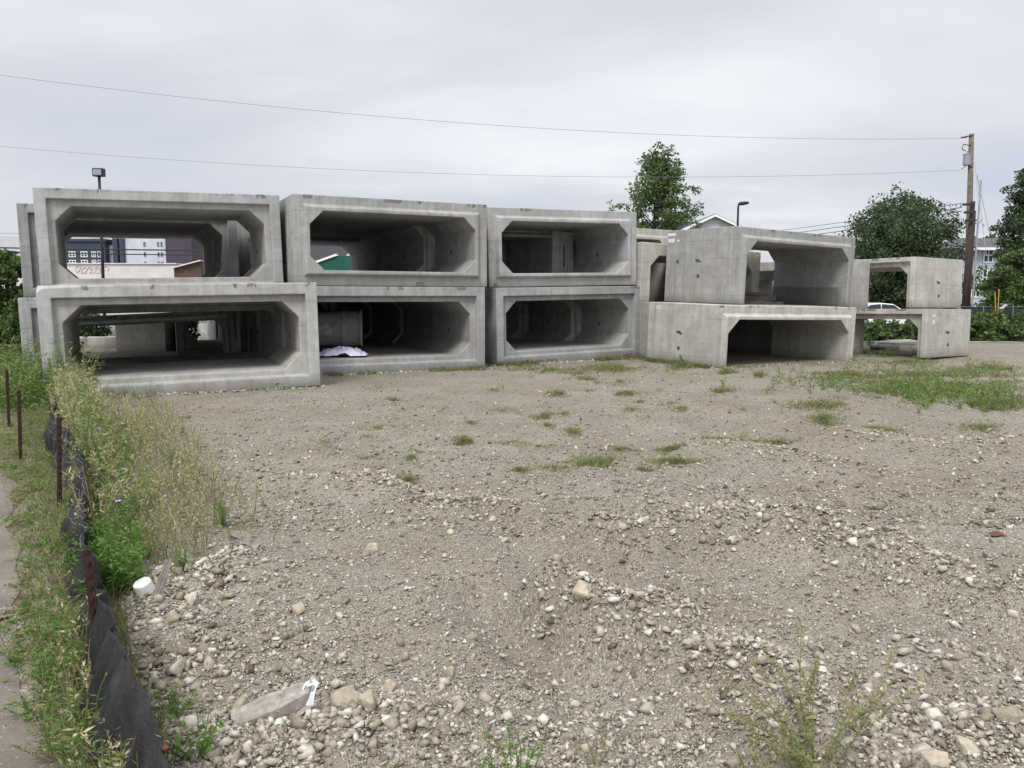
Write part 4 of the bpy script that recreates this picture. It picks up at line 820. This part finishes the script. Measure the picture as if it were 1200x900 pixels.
# ------------------------------------------------------------------ buildings
def add_window(par, M, w, h, mat_f=M_trim, mull=1):
    bm = bmesh.new(); t_ = .09*min(w, h)+.03
    for a in ((-w/2, w/2, h/2-t_, h/2), (-w/2, w/2, -h/2, -h/2+t_), (-w/2, -w/2+t_, -h/2+t_, h/2-t_), (w/2-t_, w/2, -h/2+t_, h/2-t_)): box(bm, a[0], a[1], -.06, .01, a[2], a[3])
    for i in range(mull): xm = -w/2+w*(i+1)/(mull+1); box(bm, xm-.05, xm+.05, -.055, .01, -h/2+t_, h/2-t_)
    box(bm, -w/2+t_, w/2-t_, -.05, .01, -.04, .04)
    f = bm_obj('window', bm, mat_f); f.parent = par; f.matrix_local = M
    bm = bmesh.new(); box(bm, -w/2+t_*.5, w/2-t_*.5, -.012, .0, -h/2+t_*.5, h/2-t_*.5); bm_obj('pane', bm, M_glass, f)
def block(par, name, x0, x1, y0, y1, z0, z1, mat):
    bm = bmesh.new(); box(bm, x0, x1, y0, y1, z0, z1); return bm_obj(name, bm, mat, par)
Yb = 112.
def bx(px): return at(px, 345, Yb).x
apt = empty('apartment_building', (bx(100), Yb, -.5), 'large navy, pale grey and dark brick apartment building behind the left row', 'building')
ox = bx(100); oz = -.5
def ab(name, p0, p1, dy, ztop, mat, depth=16): return block(apt, name, bx(p0)-ox, bx(p1)-ox, dy, dy+depth, 0, ztop, mat)
ztop = lambda py: at(100, py, Yb).z-oz
ab('navy_wing', 60, 126, 0, ztop(283), M_navy); ab('link_wall', 126, 134, 1.2, ztop(287), M_pale); ab('tower_bay', 134, 139.5, .2, ztop(274), M_navy); ab('tower_recess', 139.5, 143, .9, ztop(276), M_pale); ab('tower_bay', 143, 147, .2, ztop(274), M_navy)
ab('pale_wing', 147, 195.5, .6, ztop(268), M_pale); ab('brick_wing', 195.5, 226, .3, ztop(276), M_maroon); ab('rear_wing', -190, 60, 4, ztop(277), M_offw)
bm = bmesh.new(); box(bm, bx(60)-ox-.2, bx(126)-ox+.2, -.25, 16, ztop(283), ztop(283)+.35); bm_obj('parapet', bm, M_navy, apt)
for py, hpx in ((298, 6.5), (308, 6.5), (318, 6.5)):
    z_ = at(100, py, Yb).z-oz
    for px, w in ((75,4),(87.5,8),(101.5,8),(112.5,5),(119,4)): add_window(apt, Matrix.Translation((bx(px)-ox, 0, z_)), w/F*Yb, hpx/F*Yb, mull=1 if w > 4 else 0)
    for px in (129.5,): add_window(apt, Matrix.Translation((bx(px)-ox, 1.2, z_)), 4/F*Yb, hpx/F*Yb)
for py in (275, 286, 298, 309):
    z_ = at(100, py, Yb).z-oz
    for px, w in ((170,2.6),(186,2.6),(190,2.6)): add_window(apt, Matrix.Translation((bx(px)-ox, .6, z_)), w/F*Yb, 5.5/F*Yb, M_galv, 0)
Yw = 62.; wx = lambda px: at(px, 320, Yw).x
bm = bmesh.new(); box(bm, wx(-60), wx(206), Yw, Yw+9, -.4, at(100, 309.5, Yw).z); box(bm, wx(-60)-.1, wx(206)+.1, Yw-.12, Yw+9.1, at(100, 309.5, Yw).z, at(100, 308.3, Yw).z)
wh = bm_obj('warehouse', bm, M_wall); tag(wh, 'low flat pinkish white painted warehouse with faded red graffiti behind the left row', 'building')
bm = bmesh.new()
for k_ in range(6):                                # unreadable faded spray-can loops
    cx_ = wx(92+k_*6.2); zc = at(100, 316, Yw).z; ph = rnd.random()*6; pts = [(cx_+.24*math.cos(a*1.0+ph)*(1+.3*math.sin(2*a)), Yw-.01, zc+.26*math.sin(a*1.3+ph)) for a in np.linspace(0, 5.2, 18)]
    tube(bm, pts, .035, 5)
bm_obj('graffiti', bm, M_graf, wh)
bm = bmesh.new(); Yv = 56; vx = lambda px: at(px, 320, Yv).x; zt_ = at(100, 311, Yv).z
poly = [(vx(204), -.4), (vx(236), -.4), (vx(236), at(100,306,Yv).z), (vx(204), at(100,314.5,Yv).z)]; prism(bm, poly, 6, Matrix.Translation((0, Yv, 0))); o = bm_obj('wooden_shed', bm, M_brownb)
tag(o, 'small brown board shed with a sloping roof, far behind the left row', 'shed')
bm = bmesh.new(); prism(bm, [(vx(203), at(100,314.7,Yv).z), (vx(237), at(100,305.8,Yv).z), (vx(237), at(100,304.8,Yv).z), (vx(203), at(100,313.6,Yv).z)], 6.6, Matrix.Translation((0, Yv-.3, 0))); bm_obj('roof', bm, M_trim, o)
# green-roofed building behind the second stack
Yg = 46.; gx = lambda px: at(px, 310, Yg).x
gb = empty('green_roofed_building', (gx(390), Yg, -.3), 'building with a green ribbed metal roof and white edge, seen through the second stack', 'building')
block(gb, 'wall', gx(330)-gx(390), gx(470)-gx(390), .6, 9, 0, at(0,324,Yg).z+.3, M_offw)
bm = bmesh.new(); A1, A2 = (gx(346)-gx(390), at(0,316.5,Yg).z+.3), (gx(394)-gx(390), at(0,299.5,Yg).z+.3)
prism(bm, [A1, A2, (gx(480)-gx(390), A2[1]), (gx(480)-gx(390), at(0,326,Yg).z+.3), (gx(350)-gx(390), at(0,326,Yg).z+.3)], .3, Matrix.Translation((0, .25, 0))); bm_obj('roof', bm, M_greenroof, gb)
bm = bmesh.new(); d_ = Vector((A2[0]-A1[0], 0, A2[1]-A1[1])).normalized(); nn = Vector((-d_.z, 0, d_.x))*.12
prism(bm, [(A1[0], A1[1]), (A2[0], A2[1]), (A2[0]+nn.x, A2[1]+nn.z), (A1[0]+nn.x, A1[1]+nn.z)], .5, Matrix.Translation((0, .15, 0))); bm_obj('roof_trim', bm, M_trim, gb)
bm = bmesh.new(); prism(bm, [(A1[0]-4, A1[1]+2), (A2[0]+2, A2[1]+2), (A2[0]+nn.x, A2[1]+nn.z), (A1[0]+nn.x, A1[1]+nn.z)], .3, Matrix.Translation((0, 2.5, 0))); bm_obj('rear_roof', bm, M_shingle, gb)
# house gable behind the fourth row
Yh = 80.; hx = lambda px: at(px, 260, Yh).x; hz = lambda py: at(838, py, Yh).z
hs = empty('gabled_house', (hx(838), Yh, -.3), 'pale house with a grey shingled gable rising above the fourth row', 'house'); c0 = hx(838)
bm = bmesh.new(); prism(bm, [(hx(790)-c0, 0), (hx(886)-c0, 0), (hx(886)-c0, hz(273)+.3), (0, hz(252.4)+.3), (hx(790)-c0, hz(273)+.3)], 12, Matrix.Translation((0, .5, 0))); bm_obj('wall', bm, M_offw, hs)
for s in (-1, 1):
    e1 = (hx(838+s*54)-c0, hz(275)+.3); bm = bmesh.new(); rz_ = hz(250.2)+.3
    prism(bm, [(0, rz_), (0, rz_-.28), (e1[0], e1[1]-.28), (e1[0], e1[1])], 13.2, Matrix.Translation((0, 0, 0))); bm_obj('roof', bm, M_shingle, hs)
    bm = bmesh.new(); prism(bm, [(0, rz_-.06), (0, rz_-.3), (e1[0], e1[1]-.3), (e1[0], e1[1]-.06)], .1, Matrix.Translation((0, -.104, 0))); bm_obj('barge_board', bm, M_trim, hs)
bm = bmesh.new(); prism(bm, [(hx(790)-c0-9, hz(262)+.3), (hx(838)-c0, hz(262)+.3), (hx(838)-c0, hz(251.5)+.3), (hx(812)-c0-9, hz(254)+.3)], .3, Matrix.Translation((0, 7, 0))); bm_obj('side_roof', bm, M_shingle, hs)
# pale blue house on the right
Yk = 66.; kx = lambda px: at(px, 300, Yk).x; kz = lambda py: at(1150, py, Yk).z+.4
kb = empty('blue_house', (kx(1150), Yk, -.4), 'pale blue sided house with a grey hipped roof behind the utility pole', 'house'); c0 = kx(1150)
block(kb, 'wall', kx(1128)-c0, kx(1260)-c0, 0, 10, 0, kz(290), M_blue)
bm = bmesh.new(); x0, x1 = kx(1120)-c0, kx(1265)-c0; z0, z1 = kz(290.5), kz(274)
vs = [bm.verts.new(p) for p in ((x0,-.7,z0),(x1,-.7,z0),(x1,10.7,z0),(x0,10.7,z0),(x0+3,5,z1),(x1-3,5,z1))]
for f in ((0,1,5,4),(1,2,5),(2,3,4,5),(3,0,4),(3,2,1,0)): bm.faces.new([vs[i] for i in f])
bm_obj('roof', bm, M_shingle, kb); block(kb, 'gutter', x0, x1, -.82, -.7, z0-.22, z0, M_trim)
for px, py in ((1158,299),(1158,325),(1146,340),(1190,299),(1220,299)): add_window(kb, Matrix.Translation((kx(px)-c0, 0, kz(py))), .85, 1.25)
# ------------------------------------------------------------------ poles, lamps, wires
pb = at(1133, 380, 45); ptop = at(1138.5, 157, 45)
up = empty('utility_pole', (pb.x, 45, -.3), 'tall weathered wooden utility pole with a grey transformer near its top', 'utility pole')
dx = ptop.x-pb.x; Ht = ptop.z+.3
bm = bmesh.new(); tube(bm, [(0,0,-.3),(dx*.5,0,Ht*.5),(dx,0,Ht)], [.19,.16,.125], 14); bm_obj('pole', bm, M_wood, up, smooth=True)
def plx(py): return at(1131.2, py, 45)
bm = bmesh.new(); zt_ = at(1131, 181, 45).z+.3; zb_ = at(1131, 194, 45).z+.3; xt = at(1133, 187, 45).x-pb.x
rg = lathe(bm, [(.02,zb_),(.19,zb_),(.2,zb_+.03),(.2,zt_-.05),(.215,zt_-.04),(.215,zt_),(.06,zt_+.05)], 18, Matrix.Translation((xt-.05, -.1, 0))); bm.faces.new(rg[-1]); bm.faces.new(rg[0][::-1])
tr = bm_obj('transformer', bm, M_trafo, up); bm = bmesh.new(); lathe(bm, [(.03,0),(.05,.05),(.03,.08),(.05,.12),(.03,.16),(.012,.2)], 10, Matrix.Translation((xt-.05, -.1, zt_+.03))); bm_obj('bushing', bm, M_galv, tr)
IB = lambda bm: bm_obj('insulator_bracket', bm, M_dark, up)
bm = bmesh.new(); z2 = at(1131, 171, 45).z+.3; tube(bm, [(dx*.95,-.1,z2),(dx-.5,-.15,z2+.05),(dx-.55,-.15,z2-.2),(dx-.35,-.15,z2-.3)], .025, 6); IB(bm); bm = bmesh.new(); z3 = at(0,160.5,45).z+.3; tube(bm, [(dx,-.1,z3+.05),(dx-.35,-.12,z3)], .035, 6); tube(bm, [(dx-.35,-.12,z3-.03),(dx-.62,-.12,z3-.05)], [.05,.035], 8); IB(bm); bm = bmesh.new(); z4 = at(0,199,45).z+.3; tube(bm, [(dx*.8,-.15,z4+.1),(dx*.8-.3,-.2,z4+.25),(dx*.8-.6,-.15,z4)], .02, 6); IB(bm)
bm = bmesh.new(); xg = at(1140.5, 300, 45).x-pb.x; tube(bm, [(xg,-.2,.2),(xg+.05,-.2,at(0,212,45).z+.3)], .05, 8); bm_obj('conduit', bm, M_galv, up)
p2 = at(1129.5, 360, 43.6); o = empty('stub_pole', (p2.x, 43.6, -.3), 'shorter dark creosoted pole with cable brackets beside the tall utility pole', 'utility pole')
bm = bmesh.new(); h2 = at(1131, 236, 43.6).z+.3; tube(bm, [(0,0,-.2),(.12,0,h2)], [.16,.13], 12); tube(bm, [(.3,.1,-.2),(.3,.1,h2*.93)], [.1,.08], 10); bm_obj('pole', bm, M_woodd, o, smooth=True)
bm = bmesh.new()
for i in range(3): box(bm, -.55+.1*i, .1, -.28, -.2, h2-.25-.42*i, h2-.13-.42*i)
bm_obj('cable_bracket', bm, M_dark, o)
def wire(p, q, sag, r, label, mat=M_wire, n=40):
    p, q = Vector(p), Vector(q); bm = bmesh.new(); pts = [p.lerp(q, i/n)-Vector((0,0,4*sag*(i/n)*(1-i/n))) for i in range(n+1)]; c0_ = pts[0].copy(); tube(bm, [a-c0_ for a in pts], r, 5); o = bm_obj('overhead_wire', bm, mat, smooth=True); o.location = c0_
    return tag(o, label, 'wire')
wire(at(1128, 162, 45), at(-120, 72, 33), .95, .009, 'uppermost overhead wire crossing the sky to the top of the utility pole')
wire(at(1124, 199.5, 45), at(-120, 160, 40), 1.0, .009, 'lower overhead wire crossing the sky below the uppermost one')
for i, (a, b, sg, lb) in enumerate(((238, 272, .35, 'highest'), (243, 277, .35, 'middle'), (247.5, 281, .4, 'lowest'))):
    wire(at(1127, a, 43.4), at(800, b+6, 95), sg*1.2, .022 if i else .016, '%s of three low cables running from the dark stub pole' % lb, M_wired)
wire(at(1145, 205, 45), at(1164, 290, 60), .1, .012, 'service wire dropping from the utility pole to the blue house'); wire(at(1142, 190, 45), at(1156, 300, 38), .0, .012, 'guy wire slanting down right of the utility pole')
for py, lb in ((271, 'upper thin wire passing behind the left row'), (275.5, 'lower thin wire passing behind the left row')): wire(at(-120, py, 60), at(420, py+3, 62), .15, .016, lb)
for py, r_, lb in ((291, .05, 'thick black cable seen through the top left culvert'), (296.5, .04, 'second black cable below the thick one behind the left row')): wire(at(-120, py-3, 58), at(520, py+4, 60), .1, r_, lb, M_wired)
wire(at(-60, 294, 58), at(24, 296, 58), -.15, .06, 'looped black cable bundle left of the culvert rows', M_wired)
lp = at(119.6, 322, 52); lt = at(112, 197.5, 52)
e_ = empty('parking_lamp', (lp.x, 52, -.3), 'dark parking lot floodlight on a pole above the left row', 'street lamp'); xt = lt.x-lp.x; ht = lt.z+.3
bm = bmesh.new(); tube(bm, [(.0,0,0),(xt*.72+.2,0,ht-.2)], [.11,.085], 10); bm_obj('pole', bm, M_dark, e_, smooth=True)
bm = bmesh.new(); box(bm, xt*.72+.2-.31, xt*.72+.2+.36, -.3, .15, ht-.52, ht, None); bm_obj('lamp_head', bm, M_dark, e_, bevel=.04); bm = bmesh.new(); box(bm, xt*.72+.2-.24, xt*.72+.2+.28, -.318, -.303, ht-.44, ht-.08); bm_obj('lamp_lens', bm, M_trafo, e_)
lp = at(863.3, 300, 60); ht = at(863, 237, 60).z+.3; e_ = empty('street_lamp', (lp.x, 60, -.3), 'dark street lamp with a flat cobra head in front of the house gable', 'street lamp')
bm = bmesh.new(); tube(bm, [(0,0,0),(0,0,ht-.3),(.06,0,ht-.08),(.2,0,ht-.02)], [.1,.075,.07,.06], 10); bm_obj('pole', bm, M_dark, e_, smooth=True)
bm = bmesh.new(); rg = lathe(bm, [(.0,0),(.17,.05),(.19,.25),(.15,.6),(.08,.72)], 14, Matrix.Translation((.06,0,ht-.12)) @ Matrix.Rotation(rad(83), 4, 'Y') @ Matrix.Diagonal((.75,1,1,1))); bm.faces.new(rg[-1]); bm_obj('lamp_head', bm, M_dark, e_, smooth=True)
# ------------------------------------------------------------------ street side: mesh fence, cars, marker
x0 = at(1082, 365, 41).x; x1 = at(1290, 365, 41).x; mf = empty('screen_fence', (x0, 41, -.3), 'low chain link fence with dark green privacy screen along the street', 'fence')
M_fpost = plain('dull_green_pipe', (.09,.10,.095), .6, .2); k = NT('privacy_screen', .8); v = k.co(); M_scr = k.out(k.mix(k.rng(k.noise(v, 3, 5), .35, .65), (.012,.018,.015), (.03,.042,.034)))
n = 90; rows = []
for i in range(n+1):
    for j in range(7): u = j/6; rows.append(((x1-x0)*i/n, .05*math.sin(i*.9+u*2)*math.sin(u*3.1), 0.1+u*1.14+.04*math.sin(i*.6)*u))
i_ = np.arange((n+1)*7).reshape(n+1, 7); q = np.stack([i_[:-1,:-1], i_[:-1,1:], i_[1:,1:], i_[1:,:-1]], -1).reshape(-1, 4); o = np_mesh('screen', rows, q, M_scr, smooth=True, parent=mf); md = o.modifiers.new('t', 'SOLIDIFY'); md.thickness = .01
for i in range(7):
    bm = bmesh.new(); xx = (x1-x0)*i/6; tube(bm, [(xx,-.07,0),(xx,-.07,1.38)], .03, 8); bm_obj('post', bm, M_fpost, mf, smooth=True)
bm = bmesh.new(); tube(bm, [(0,-.05,1.28),(x1-x0,-.05,1.28)], .022, 8); bm_obj('top_rail', bm, M_fpost, mf, smooth=True)
def car(px, Yd, rz, label, paint=M_carw, zb=-.3):
    c_ = at(px, 357, Yd); e_ = empty('parked_car', (c_.x, Yd, zb), label, 'car', None, rz)
    prof = [(-2.2,.42),(-2.25,.62),(-2.18,.86),(-1.55,.93),(-1.05,.99),(-.45,1.38),(.35,1.45),(1.0,1.40),(1.6,1.05),(2.15,1.0),(2.25,.8),(2.22,.42),(1.9,.25),(-1.9,.25)]
    bm = bmesh.new(); R2 = []
    for yy_, in_ in ((-.88,.0),(-.80,.06),(.80,.06),(.88,.0)):
        R2.append([bm.verts.new((x, (yy_*(1 if z < 1.02 else .82)), z if abs(yy_) < .85 else (z if z < 1.02 else z-.02))) for x, z in prof])
    for a, b in zip(R2, R2[1:]):
        for i in range(len(prof)): bm.faces.new((a[i], a[(i+1)%len(prof)], b[(i+1)%len(prof)], b[i]))
    bm.faces.new(R2[0][::-1]); bm.faces.new(R2[-1]); bm_obj('body', bm, paint, e_, bevel=.05)
    for s in (-1, 1):
        bm = bmesh.new(); w = [(-.82,1.04),(-.4,1.33),(.3,1.385),(.3,1.04)]; prism(bm, w, .02, Matrix.Translation((0, s*.80-.01+s*.055*.0, 0)) @ Matrix.Translation((0, .0 if s < 0 else 0, 0)))
        for v_ in bm.verts: v_.co.y = s*(.885-.50*(max(v_.co.z-1.02, 0))*.45) + (.008 if v_.co.y > s*.8 else -.008)
        bm_obj('side_window', bm, M_glass, e_)
        bm = bmesh.new(); w = [(.38,1.04),(.38,1.385),(.95,1.34),(1.4,1.06)]; prism(bm, w, .02)
        for v_ in bm.verts: v_.co.y = s*(.885-.50*(max(v_.co.z-1.02, 0))*.45) + (.008 if v_.co.y > .01 else -.008)
        bm_obj('side_window', bm, M_glass, e_)
        for xw in (-1.4, 1.35):
            bm = bmesh.new(); lathe(bm, [(.0,-.1),(.2,-.11),(.3,-.1),(.32,-.06),(.32,.06),(.3,.1),(.0,.1)], 20, Matrix.Translation((xw, s*.82, .32)) @ Matrix.Rotation(rad(90), 4, 'X')); wl = bm_obj('wheel', bm, M_tyre, e_)
            bm = bmesh.new(); lathe(bm, [(.0,-.115),(.12,-.12),(.19,-.113),(.19,.113),(.12,.12),(.0,.115)], 16, Matrix.Translation((xw, s*.82, .32)) @ Matrix.Rotation(rad(90), 4, 'X')); bm_obj('rim', bm, M_galv, wl)
        bm = bmesh.new(); box(bm, 2.19, 2.27, s*.62-.14, s*.62+.14, .72, .88); bm_obj('tail_light', bm, M_lamp, e_); bm = bmesh.new(); box(bm, -2.26, -2.16, s*.6-.17, s*.6+.17, .64, .76); bm_obj('headlight', bm, M_glass, e_)
    for a in (((-1.0,.97),(-.5,1.33)), ((1.05,1.36),(1.55,1.03))):
        bm = bmesh.new(); (xa, za), (xb, zb_) = a; d_ = Vector((xb-xa, 0, zb_-za)).normalized(); nn = Vector((-d_.z, 0, d_.x))*.012
        if nn.z < 0: nn = -nn
        prism(bm, [(xa+nn.x*3, za+nn.z*3), (xb+nn.x*3, zb_+nn.z*3), (xb-nn.x, zb_-nn.z), (xa-nn.x, za-nn.z)], 1.28, Matrix.Translation((0, -.64, 0))); bm_obj('windscreen', bm, M_glass, e_)
    return e_
car(1030, 45.5, rad(186), 'white sedan seen through the opening of the upper far right culvert'); car(1178, 46, rad(4), 'white sedan behind the screen fence, beside the yellow marker'); car(1140, 49, rad(20), 'silver white car mostly hidden behind the utility pole', plain('silver_paint', (.5,.51,.53), .25, .03)); car(1222, 47.5, rad(0), 'grey car at the right picture edge behind the screen fence', plain('grey_car_paint', (.28,.29,.31), .25, .03))
p = at(1171, 357, 40.4); bm = bmesh.new()
for i in range(2): tube(bm, [(.05*i-.05,0,-1.5),(-.26+.22*i,.05*i,.55+.14*(i % 2))], [.016,.026], 6)
o = bm_obj('yellow_marker', bm, M_yellow); o.location = (p.x, 40.4, 1.2); tag(o, 'bundle of yellow marker rods standing at the screen fence', 'marker')
# kerb, street and broken concrete beyond the lot
st = np_mesh('street', [(-60,33,-.19),(90,33,-.19),(90,40.5,-.27),(-60,40.5,-.27)], [(0,1,2,3)], plain('old_asphalt', (.09,.088,.085), .9, .25, 2)); st.location.z = .12; tag(st, kind='structure')
kb_ = bmesh.new(); box(kb_, 4, 60, 26.4, 26.75, -.1, .05); o = bm_obj('kerb', kb_, M_con, bevel=.02); tag(o, kind='structure')
for i, (px, py, w, lb) in enumerate(((1050,404,1.3,'broken pale concrete slab lying behind the far right pile opening'), (1035,410,.8,'smaller broken concrete slab in front of the far right pile opening'))):
    p = g(px, py); bm = bmesh.new(); poly = [(-w/2,0),(-w*.3,.3),(w*.1,.36),(w/2,.2),(w*.45,-.25),(-w*.2,-.3)]; a_ = [bm.verts.new((x, y, 0)) for x, y in poly]; b_ = [bm.verts.new((x, y, .12)) for x, y in poly]; bm.faces.new(a_[::-1]); bm.faces.new(b_)
    for j in range(6): bm.faces.new((a_[j], a_[(j+1)%6], b_[(j+1)%6], b_[j]))
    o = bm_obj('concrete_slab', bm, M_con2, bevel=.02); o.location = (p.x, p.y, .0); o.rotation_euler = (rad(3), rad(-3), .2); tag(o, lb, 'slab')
